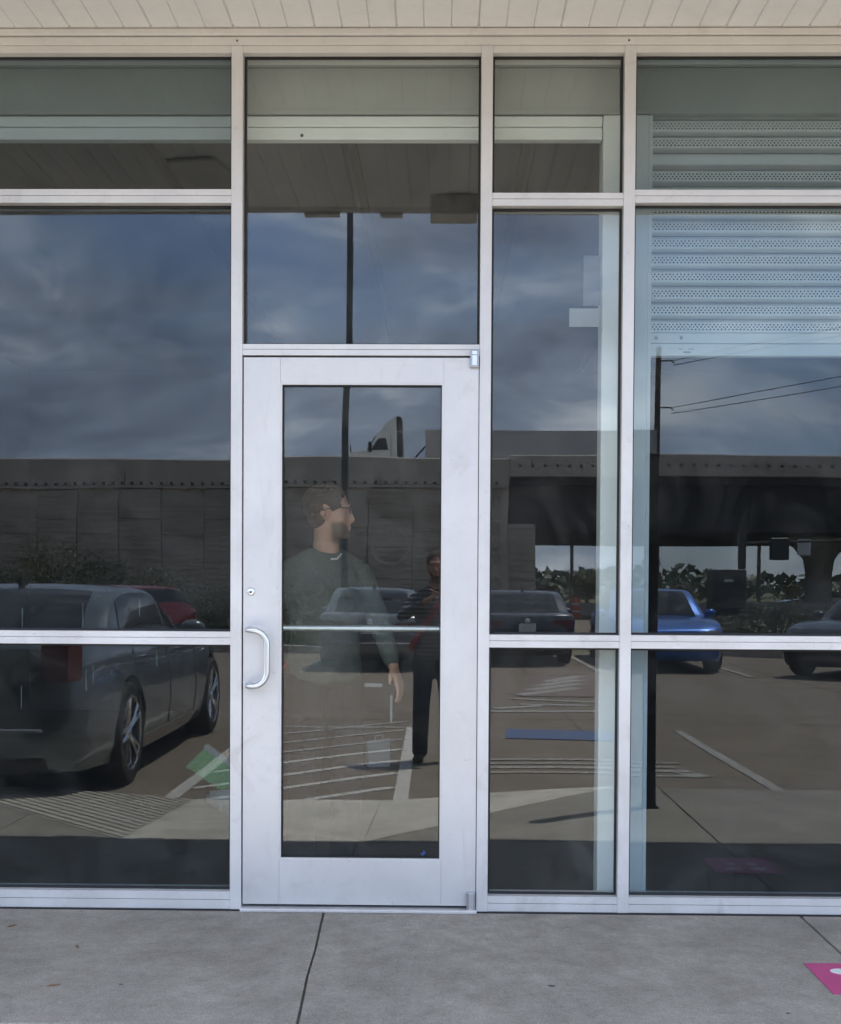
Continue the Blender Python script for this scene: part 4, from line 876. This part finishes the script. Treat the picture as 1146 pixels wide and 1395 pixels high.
M['strap'] = pbr('bag_strap_red', (0.34, 0.045, 0.05), 0.7, var=.1)
def stripes():
    m, nt, b = newmat('striped_shirt'); b.inputs['Roughness'].default_value = .9; geo = N(nt, 'ShaderNodeTexCoord'); w_ = N(nt, 'ShaderNodeTexWave', wave_type='BANDS', bands_direction='Z'); w_.inputs['Scale'].default_value = 9; w_.inputs['Distortion'].default_value = .6; nt.links.new(geo.outputs['Object'], w_.inputs['Vector'])
    r = N(nt, 'ShaderNodeValToRGB'); r.color_ramp.elements[0].position = .62; r.color_ramp.elements[1].position = .68; r.color_ramp.elements[0].color = (.03, .035, .05, 1); r.color_ramp.elements[1].color = (.22, .23, .25, 1); nt.links.new(w_.outputs['Fac'], r.inputs[0]); nt.links.new(r.outputs[0], b.inputs['Base Color']); return m
M['stripes'] = stripes()
_ICO = {}
def ico(sub):
    if sub not in _ICO:
        b = bmesh.new(); bmesh.ops.create_icosphere(b, subdivisions=sub, radius=1.0); b.verts.ensure_lookup_table()
        _ICO[sub] = (np.array([v.co[:] for v in b.verts]), np.array([[v.index for v in f.verts] for f in b.faces])); b.free()
    return _ICO[sub]
class Blob:
    def __init__(self): self.v = []; self.f = []; self.n = 0
def blob(c, r, bl, sub=2, scale=(1, 1, 1), rot=None):
    v, f = ico(sub); p = v * (np.array(scale) * r)
    if rot is not None: p = p @ np.array(rot).T
    bl.v.append(p + np.array(c)); bl.f.append(f + bl.n); bl.n += len(v)
def chain(bm, pts, sub=2, step=.35):
    """pts: (point, (rx, ry, rz)); overlapping balls along the bones, fused later into one skin"""
    for (a, ra), (b_, rb) in zip(pts[:-1], pts[1:]):
        a, b_ = Vector(a), Vector(b_); ra = Vector(ra if hasattr(ra, '__len__') else (ra,) * 3); rb = Vector(rb if hasattr(rb, '__len__') else (rb,) * 3)
        n = max(1, int((b_ - a).length / (min(min(ra), min(rb)) * step)) + 1)
        for k in range(n + 1):
            f = k / n; r = ra.lerp(rb, f); blob(a.lerp(b_, f), 1.0, bm, sub, tuple(r))
def fuse(name, bm, voxel, mats, parent, smooth_it=6):
    me = bpy.data.meshes.new(name); V_, F_ = np.concatenate(bm.v), np.concatenate(bm.f)
    me.from_pydata(V_.tolist(), [], F_.tolist()); me.update(); o = link_mesh(name, me, mats[0], parent)
    for m_ in mats[1:]: o.data.materials.append(m_)
    md = o.modifiers.new('r', 'REMESH'); md.mode = 'VOXEL'; md.voxel_size = voxel; md.use_smooth_shade = True
    s = o.modifiers.new('s', 'SMOOTH'); s.factor = .5; s.iterations = smooth_it
    dg = bpy.context.evaluated_depsgraph_get(); dg.update(); me = bpy.data.meshes.new_from_object(o.evaluated_get(dg)); o.modifiers.clear(); o.data = me
    if len(me.materials) == 0:
        for m_ in mats: me.materials.append(m_)
    me.polygons.foreach_set('use_smooth', [True] * len(me.polygons))
    return o
def rotz(p, a, c=(0, 0)): x, y = p[0] - c[0], p[1] - c[1]; return (c[0] + x * math.cos(a) - y * math.sin(a), c[1] + x * math.sin(a) + y * math.cos(a), p[2])
def head_into(bm, hc, yaw, s=1.0):
    """hc centre of the skull; the face looks along +x turned by yaw"""
    def T(x, y, z): p = rotz((x * s, y * s, 0), yaw); return (hc[0] + p[0], hc[1] + p[1], hc[2] + z * s)
    R = Matrix.Rotation(yaw, 3, 'Z')
    def el(c, sc, sub=3): blob(T(*c), 1.0, bm, sub, tuple(k * s for k in sc), R)
    el((-.012, 0, .025), (.098, .076, .092)); el((.035, 0, -.02), (.062, .062, .085)); el((.040, 0, -.075), (.052, .050, .042)); el((.072, 0, -.103), (.022, .024, .018))
    el((.082, 0, .022), (.016, .045, .012), 2)
    for k in range(5): f = k / 4; el((.086 + .019 * f, 0, .010 - .046 * f), (.009 + .003 * f, .009 + .006 * f, .012), 2)
    el((.101, 0, -.040), (.011, .017, .010), 2); el((.088, 0, -.068), (.012, .024, .006), 2); el((.086, 0, -.080), (.011, .021, .006), 2)
    for q in (-1, 1):
        el((.072, q * .034, .004), (.012, .016, .010), 2); el((.055, q * .045, -.03), (.026, .018, .024), 2)
        for k in range(7):
            a = -1.9 + k * .62; el((-.008 + .016 * math.cos(a) - .004, q * .081, -.008 + .027 * math.sin(a)), (.006, .006, .008), 2)
        el((.002, q * .078, -.014), (.010, .006, .014), 2)
    return T, R
def hand_into(bm, w, d, side_v, back_v, s=1.0, curl=.5):
    """w wrist, d direction of the fingers, side_v towards the thumb, back_v out of the back of the hand"""
    w, d, sv, bv = Vector(w), Vector(d).normalized(), Vector(side_v).normalized(), Vector(back_v).normalized()
    for k in range(5):
        o_ = (k - 2) * .016 * s; chain(bm, [(w + sv * o_ * .6, .013 * s), (w + d * .09 * s + sv * o_, .0115 * s)], 2)
    for k, ln in enumerate((.060, .074, .080, .072)):
        o_ = (k - 1.5) * .020 * s; p = w + d * .090 * s + sv * o_; dd = d.copy(); pts = [(p, .0095 * s)]
        for j, f in enumerate((.45, .32, .23)):
            ang = curl * (.35 + .45 * j); dd = (d * math.cos(ang) - bv * math.sin(ang)).normalized(); p = p + dd * ln * f * s; pts.append((p, (.0088 - .0008 * j) * s))
        chain(bm, pts, 2)
    p = w + d * .022 * s + sv * .030 * s; q = p + (d * .65 + sv * .65 - bv * .2).normalized() * .038 * s; r = q + (d * .95 + sv * .15 - bv * .25).normalized() * .032 * s
    chain(bm, [(w + d * .01 * s + sv * .018 * s, .014 * s), (p, .0125 * s), (q, .0105 * s), (r, .0085 * s)], 2)
def person(label, base, yaw, head_yaw, hgt, arms, tops, bottoms, lean=0.0, glasses=True, stance=.11):
    """yaw: the chest faces +x turned by yaw. arms: per side (shoulder is computed) elbow, wrist, thumb vector, back vector in world offsets from base"""
    k = hgt / 1.75
    bx, by, bz = base
    def Wp(x, y, z): p = rotz((x * k, y * k, 0), yaw); return (bx + p[0], by + p[1], bz + z * k)
    R = Matrix.Rotation(yaw, 3, 'Z')
    bm = Blob(); hc = Vector(Wp(.025 + lean, 0, 1.625)); T, HR = head_into(bm, hc, head_yaw, k)
    chain(bm, [(Wp(.0, 0, 1.40), .062 * k), (Wp(.005 + lean * .6, 0, 1.50), .056 * k), (T(-.012, 0, -.07), .054 * k)], 3)
    def torso(bmx, g):
        T_ = np.array(((.90, .118, .168, 0), (.95, .116, .164, 0), (1.0, .110, .158, 0), (1.08, .108, .150, .004), (1.16, .113, .157, .006), (1.24, .118, .168, .006), (1.31, .112, .170, .004), (1.37, .092, .140, 0), (1.42, .066, .090, -.004)))
        for z in np.arange(.90, 1.4201, .02):
            rx, ry, x = (float(np.interp(z, T_[:, 0], T_[:, q])) for q in (1, 2, 3)); blob(Wp(x, 0, z), 1.0, bmx, 3, ((rx + g) * k, (ry + g) * k, .05 * k), R)
    torso(bm, -.006)
    limb = []
    for s_, (el, wr, th, bk) in zip((1, -1), arms):
        sh = Vector(Wp(0, s_ * .172, 1.350)); el = Vector(el); wr = Vector(wr); limb.append((sh, el, wr))
        chain(bm, [(sh, .050 * k), (el, .040 * k), (wr, .027 * k)], 2); dirn = (wr - el).normalized(); chain(bm, [(wr, .027 * k), (wr + dirn * .02, .025 * k)], 2); hand_into(bm, wr + dirn * .012, dirn, th, bk, k)
    legs = []
    for s_ in (1, -1):
        hip, kn, an = Wp(0, s_ * .085, .90), Wp(.02, s_ * (.085 + stance) / 2 * 1.05, .50), Wp(-.02, s_ * stance, .09); legs.append((hip, kn, an)); chain(bm, [(hip, .080 * k), (kn, .054 * k), (an, .040 * k)], 2)
    root = fuse('person', bm, .0065, [M['skin']], None, 4); tag(root, label, 'person')
    me = root.data; inv = HR.inverted()
    at = me.attributes.new('beard', 'FLOAT', 'POINT')          # stubble on jaw and cheeks
    co = np.empty(len(me.vertices) * 3); me.vertices.foreach_get('co', co); co = (co.reshape(-1, 3) - np.array(hc)) @ np.array(inv).T / k
    ss_ = lambda a, lo, hi: np.clip((a - lo) / (hi - lo), 0, 1)
    edge = -.050 - .016 * ss_(np.abs(co[:, 1]), .05, .02)
    bd = ss_(co[:, 2], edge + .008, edge - .008) * ss_(co[:, 2], -.150, -.128) * ss_(co[:, 0], .004, .026)
    bd *= 1 - ss_(co[:, 0], .080, .090) * ss_(np.abs(co[:, 2] + .074), .014, .008) * ss_(np.abs(co[:, 1]), .030, .022)
    at.data.foreach_set('value', bd.astype(np.float32))
    bm = Blob(); torso(bm, .012)
    chain(bm, [(Wp(0, -.165, 1.362), .056 * k), (Wp(0, -.06, 1.418), .052 * k), (Wp(0, .06, 1.418), .052 * k), (Wp(0, .165, 1.362), .056 * k)], 2)
    for sh, el, wr in limb: chain(bm, [(sh, .062 * k), (sh.lerp(el, .5), .057 * k), (el, .052 * k), (el.lerp(wr, .93), .040 * k)], 2)
    fuse('sweater' if tops == 'sweater' else 'shirt', bm, .011, [M[tops]], root, 8)
    bm = Blob(); chain(bm, [(Wp(0, -.05, .93), (.118 * k, .118 * k, .07 * k)), (Wp(0, .05, .93), (.118 * k, .118 * k, .07 * k))], 3)
    for hip, kn, an in legs: chain(bm, [(hip, .098 * k), (kn, .074 * k), (Vector(an) + Vector((0, 0, .0)), .068 * k)], 2)
    fuse('trousers', bm, .013, [M[bottoms]], root, 6)
    for s_, (hip, kn, an) in zip((1, -1), legs):
        bm = Blob(); a = Vector(an); chain(bm, [(a + R @ Vector((-.05 * k, 0, -.045 * k)), (.045 * k, .042 * k, .042 * k)), (a + R @ Vector((.16 * k, s_ * .02, -.055 * k)), (.045 * k, .045 * k, .030 * k))], 2); fuse('shoe', bm, .010, [M['shoe']], root, 3)
    bm = bmesh.new(); ball(T(-.016, 0, .034), 1.0, bm, 4, (.101 * k, .080 * k, .092 * k), HR)
    keep = []
    for f in bm.faces:
        q = inv @ (f.calc_center_median() - hc) / k
        if not (q.z > -.03 and q.x < .055 + (q.z - .02) * .25 and (q.z > -.005 or q.x < -.03)): keep.append(f)
    bmesh.ops.delete(bm, geom=keep, context='FACES'); bmesh.ops.solidify(bm, geom=bm.faces[:], thickness=.004); obj('hair', bm, M['hair'], root, smooth='all')
    bmn = bmesh.new()
    for q in (-1, 1): ball(T(-.045, q * .024, -.028), 1.0, bmn, 3, (.046 * k, .044 * k, .050 * k), HR)
    obj('nape_hair', bmn, M['hair'], root, smooth='all')
    if glasses:
        bm = bmesh.new()
        for q in (-1, 1):
            ring = [T(.099 - .006 * abs(math.cos(a)), q * .034 + .023 * math.cos(a), .006 + .016 * math.sin(a)) for a in np.linspace(0, 2 * PI, 17)]; tube(ring, .0022, 6, bm, caps=False); tube([T(.094, q * .058, .012), T(.05, q * .076, .012), T(-.005, q * .084, .006)], .0022, 6, bm)
        tube([T(.099, -.012, .008), T(.102, 0, .011), T(.099, .012, .008)], .002, 6, bm); obj('eyeglasses', bm, M['black'], root)
    return root, Wp, T
# man standing inside, just behind the door
mx, my = -0.505, 0.50
pm_, Wp, T = person('bearded man in a green sweater standing behind the door glass, looking aside', (mx, my, 0.002), -1.05, 0.02, 1.72,
    [((mx + .235, my - .02, 1.13), (mx + .295, my - .06, .955), (-.3, -.9, 0), (.9, -.2, 0)), ((mx - .27, my + .06, 1.12), (mx - .33, my + .02, .88), (.2, -.9, 0), (-.9, -.2, 0))], 'sweater', 'trouser', lean=.012)
M['tee'] = pbr('undershirt_white', (0.6, 0.6, 0.58), .9)
bm = bmesh.new(); tube([Wp(.052, .055, 1.44), Wp(.083, .02, 1.418), Wp(.085, -.01, 1.416)], .0045, 6, bm); obj('undershirt_edge', bm, M['tee'], pm_)
# the photographer out on the car park
px_, py_ = -0.045, -5.03
ph_, Wp2, T2 = person('person in dark jeans and a striped shirt photographing the shop front', (px_, py_, LOT_Z), PI / 2, PI / 2, 1.70,
    [((px_ - .26, py_ + .05, 1.06), (px_ - .09, py_ + .17, 1.17), (0.6, .3, .6), (-.6, .6, 0)), ((px_ + .26, py_ + .05, 1.06), (px_ + .10, py_ + .16, 1.17), (-.6, .3, .6), (.6, .6, 0))], 'stripes', 'jeans', glasses=False, stance=.12)
bm = bmesh.new()
path = [Wp2(.10, -.10, 1.40), Wp2(.142, 0, 1.28), Wp2(.14, .10, 1.13), Wp2(.10, .18, 1.0), Wp2(0, .2, .95)]
for a, b_ in zip(path[:-1], path[1:]): tube([a, b_], .024, 6, bm)
obj('bag_strap', bm, M['strap'], ph_)
# ================================================================== SMALL THINGS
# broom and dustpan on the shop floor
M['broom_green'] = pbr('broom_bristle', (0.22, 0.85, 0.34), .7, var=.25, scale=60); M['broom_block'] = pbr('broom_block', (.62, .66, .62), .5); M['red_handle'] = pbr('broom_handle', (.50, .04, .03), .4)
BROOM = thing('broom', 'green bristled broom with red handle propped inside the left window', 'broom', (-1.38, 2.45, .002), 0)
th = math.radians(-34)
def br(x, z): return (x * math.cos(th) - z * math.sin(th), x * math.sin(th) + z * math.cos(th) + .11)
bm = bmesh.new()
for k in range(360):
    x = random.uniform(-.13, .13); y = random.uniform(-.022, .022); sp = 1.22; a = br(x, .15); b_ = br(x * sp, 0 + random.uniform(0, .012)); tube([(a[0], y, a[1]), (b_[0], y * 1.5, b_[1])], .0026, 3, bm, caps=False)
tag(obj('bristles', bm, M['broom_green'], BROOM), kind='stuff')
bm = B(None, -.14, .14, -.026, .026, .148, .182); bmesh.ops.bevel(bm, geom=bm.edges[:], offset=.008, segments=2, affect='EDGES'); bmesh.ops.transform(bm, matrix=Matrix.Translation((0, 0, .11)) @ Matrix.Rotation(-th, 4, 'Y'), verts=bm.verts[:]); obj('block', bm, M['broom_block'], BROOM)
hb = br(0, .18); h2 = br(0, 1.28); obj('handle', tube([(hb[0], 0, hb[1]), (hb[0] + .36, .02, hb[1] + .55), (hb[0] + .6, .04, hb[1] + .95)], .0125, 10), M['red_handle'], BROOM, smooth='all')
M['pan'] = pbr('dustpan_plastic', (.55, .58, .56), .35, var=.05)
DP = thing('dustpan', 'pale plastic dustpan lying by the green broom', 'dustpan', (-1.18, 2.30, .004), .5)
bm = prism([(-.15, -.13), (.15, -.13), (.13, .13), (-.13, .13)], 0, [.004, .004, .012, .012]); B(bm, -.13, .13, .118, .13, .012, .07); B(bm, -.15, -.138, -.12, .13, .004, .05); B(bm, .138, .15, -.12, .13, .004, .05); obj('pan', bm, M['pan'], DP); obj('pan_handle', tube([(0, .13, .05), (0, .24, .08), (0, .30, .085)], .014, 8), M['pan'], DP, smooth='all')
# paper notices taped inside the sidelight
M['paper'] = pbr('paper', (.24, .25, .26), .8, var=.03, scale=5); M['paper_b'] = pbr('paper_grey', (.075, .085, .10), .8, var=.04, scale=5)
for nm, x0, x1, z0, z1, m_, lab in (('paper_notice', .494, .612, 2.302, 2.374, 'paper', 'white strip of paper taped behind the sidelight glass'), ('paper_notice', .548, .616, 2.384, 2.58, 'paper_b', 'grey sheet of paper taped above the white strip behind the sidelight')):
    tag(obj(nm, B(None, x0, x1, .0585, .0592, z0, z1), M[m_]), lab, 'paper', 'papers taped inside the sidelight')
M['tape'] = pbr('strip_white', (.13, .14, .14), .6); M['tape_blue'] = pbr('tape_blue', (.02, .10, .55), .5)  # narrow pale upright strips set against the inner face of the glass
for x, z0, z1, w_ in ((-1.668, 1.108, 1.185, 'leftmost above the middle rail'), (-1.427, 1.108, 1.205, 'tallest one just above the middle rail'), (-1.672, .785, .875, 'leftmost below the middle rail'), (-1.414, .857, .945, 'left one of the close pair'), (-1.385, .885, .958, 'right one of the close pair'), (-1.132, .955, 1.02, 'rightmost below the middle rail'), (-1.20, 1.155, 1.222, 'over the sedan side window')):
    tag(obj('white_strip', B(None, x, x + .0042, .0585, .0590, z0, z1), M['tape']), 'thin white strip on the left window, ' + w_, 'tape', 'white strips on the left window')
tag(obj('white_strip', B(None, -.201, -.192, .0345, .0352, .745, .85), M['tape']), 'upright white strip on the door glass below the push bar', 'tape')
tag(obj('paper_slip', B(None, -.302, -.232, .0345, .0352, .882, .897), M['tape']), 'small white paper slip on the door glass near the hand', 'paper')
bm = bmesh.new()
for a in (.3, 1.35, 2.4): c, s = math.cos(a) * .011, math.sin(a) * .011; B(bm, -.0025, .0025, 0, .0008, -.012, .012) if a > 2 else prism([(-c - s * .2, -s + c * .2), (c - s * .2, s + c * .2), (c + s * .2, s - c * .2), (-c + s * .2, -s - c * .2)], 0, .0008, bm)
bmesh.ops.rotate(bm, verts=bm.verts[:], cent=(0, 0, 0), matrix=Matrix.Rotation(PI / 2, 3, 'X')); o_ = tag(obj('tape_scrap', bm, M['tape_blue']), 'tiny blue tape scrap low on the door glass', 'tape'); o_.location = (-.067, .0352, .226)
# white paper bag standing on the floor inside the door
M['bag_paper'] = pbr('bag_paper', (.80, .80, .78), .7, var=.05, scale=12)
BG = thing('paper_bag', 'small white paper bag standing on the shop floor behind the door', 'bag', (-.45, 3.9, .002), .3)
bm = bmesh.new(); lo = [bm.verts.new(p) for p in ((-.075, -.05, 0), (.075, -.05, 0), (.075, .05, 0), (-.075, .05, 0))]; hi = [bm.verts.new(p) for p in ((-.085, -.035, .17), (.082, -.03, .185), (.085, .03, .19), (-.08, .035, .175))]
bm.faces.new(lo[::-1])
for k in range(4): bm.faces.new((lo[k], lo[(k + 1) % 4], hi[(k + 1) % 4], hi[k]))
bmesh.ops.solidify(bm, geom=bm.faces[:], thickness=.002); obj('bag_body', bm, M['bag_paper'], BG); obj('bag_handle', tube([(-.03, -.032, .17), (-.025, -.032, .22), (.025, -.032, .225), (.03, -.032, .175)], .004, 6), M['bag_paper'], BG, smooth='all')
# pink floor decal with two white footprints
M['pink'] = pbr('decal_pink', (.46, .075, .20), .45, var=.08, scale=8); M['decal_white'] = pbr('decal_white', (.66, .70, .70), .45)
t = thing('floor_decal', 'pink square floor sticker with white footprints on the pavement', 'floor sticker', (1.395, -.765, 0))
obj('decal_sheet', B(None, -.153, .153, -.158, .158, .0005, .0022), M['pink'], t)
def oval(cx, cy, a, b_): return prism([(cx + a * math.cos(2 * PI * k / 24), cy + b_ * math.sin(2 * PI * k / 24)) for k in range(24)], .001, .003)
for (cx, cy, a, b_) in ((-.055, .068, .036, .030), (-.050, -.028, .024, .024), (.055, .068, .036, .030), (.050, -.028, .024, .024)): obj('footprint', oval(cx, cy, a, b_), M['decal_white'], t)
# chewing gum spots and litter on the slabs
M['gum'] = pbr('gum', (.06, .06, .062), .8); M['leafdry'] = pbr('dry_leaf', (.20, .12, .07), .9)
for x, y, r, w_ in ((.36, -.87, .011, 'largest'), (-1.02, -.9, .006, 'small left'), (1.05, -1.1, .006, 'small right')):
    bm = bmesh.new(); prism([(r * (1 + .25 * math.sin(3 * a)) * math.cos(a), .6 * r * math.sin(a)) for a in np.linspace(0, 2 * PI, 15)[:-1]], .0, .0016, bm); o_ = tag(obj('gum_spot', bm, M['gum']), w_ + ' dark chewing gum spot on the pavement', 'gum', 'gum spots on the pavement'); o_.location = (x, y, .0)
for x, y, a, w_ in ((-1.23, -.92, .4, 'farthest from the door sill'), (-1.60, -.25, 1.0, 'at the left edge of the picture'), (-1.28, -.5, 2.0, 'between the other two')):
    o_ = tag(obj('dry_leaf', prism([(-.022, 0), (-.006, .005), (.018, .002), (.022, 0), (.004, -.005)], .0015, [.003, .006, .004, .0025, .005]), M['leafdry']), 'curled brown leaf fragment on the pavement, ' + w_, 'leaf', 'leaf litter on the pavement'); o_.location = (x, y, 0); o_.rotation_euler = (0, 0, a)
# grit and crumbs blown against the sill
gb = []; gf_ = []
for k in range(420):
    x = random.uniform(-2.0, 2.2); y = -.004 - abs(random.gauss(0, .05)) if k % 3 else -random.uniform(.02, 1.6); r = random.uniform(.0012, .0034); i = len(gb)
    for a in range(4): gb.append((x + r * math.cos(a * PI / 2 + k) * random.uniform(.7, 1.3), y + r * math.sin(a * PI / 2 + k) * random.uniform(.7, 1.3), .0002))
    gb.append((x, y, r * .9 + .0002)); gf_ += [(i, i + 1, i + 4), (i + 1, i + 2, i + 4), (i + 2, i + 3, i + 4), (i + 3, i, i + 4)]
M['grit'] = pbr('grit', (.22, .20, .17), .9, var=.6, scale=14)
tag(pydata('grit', gb, gf_, M['grit']), 'fine grit and crumbs along the sill on the pavement', 'grit', kind='stuff')
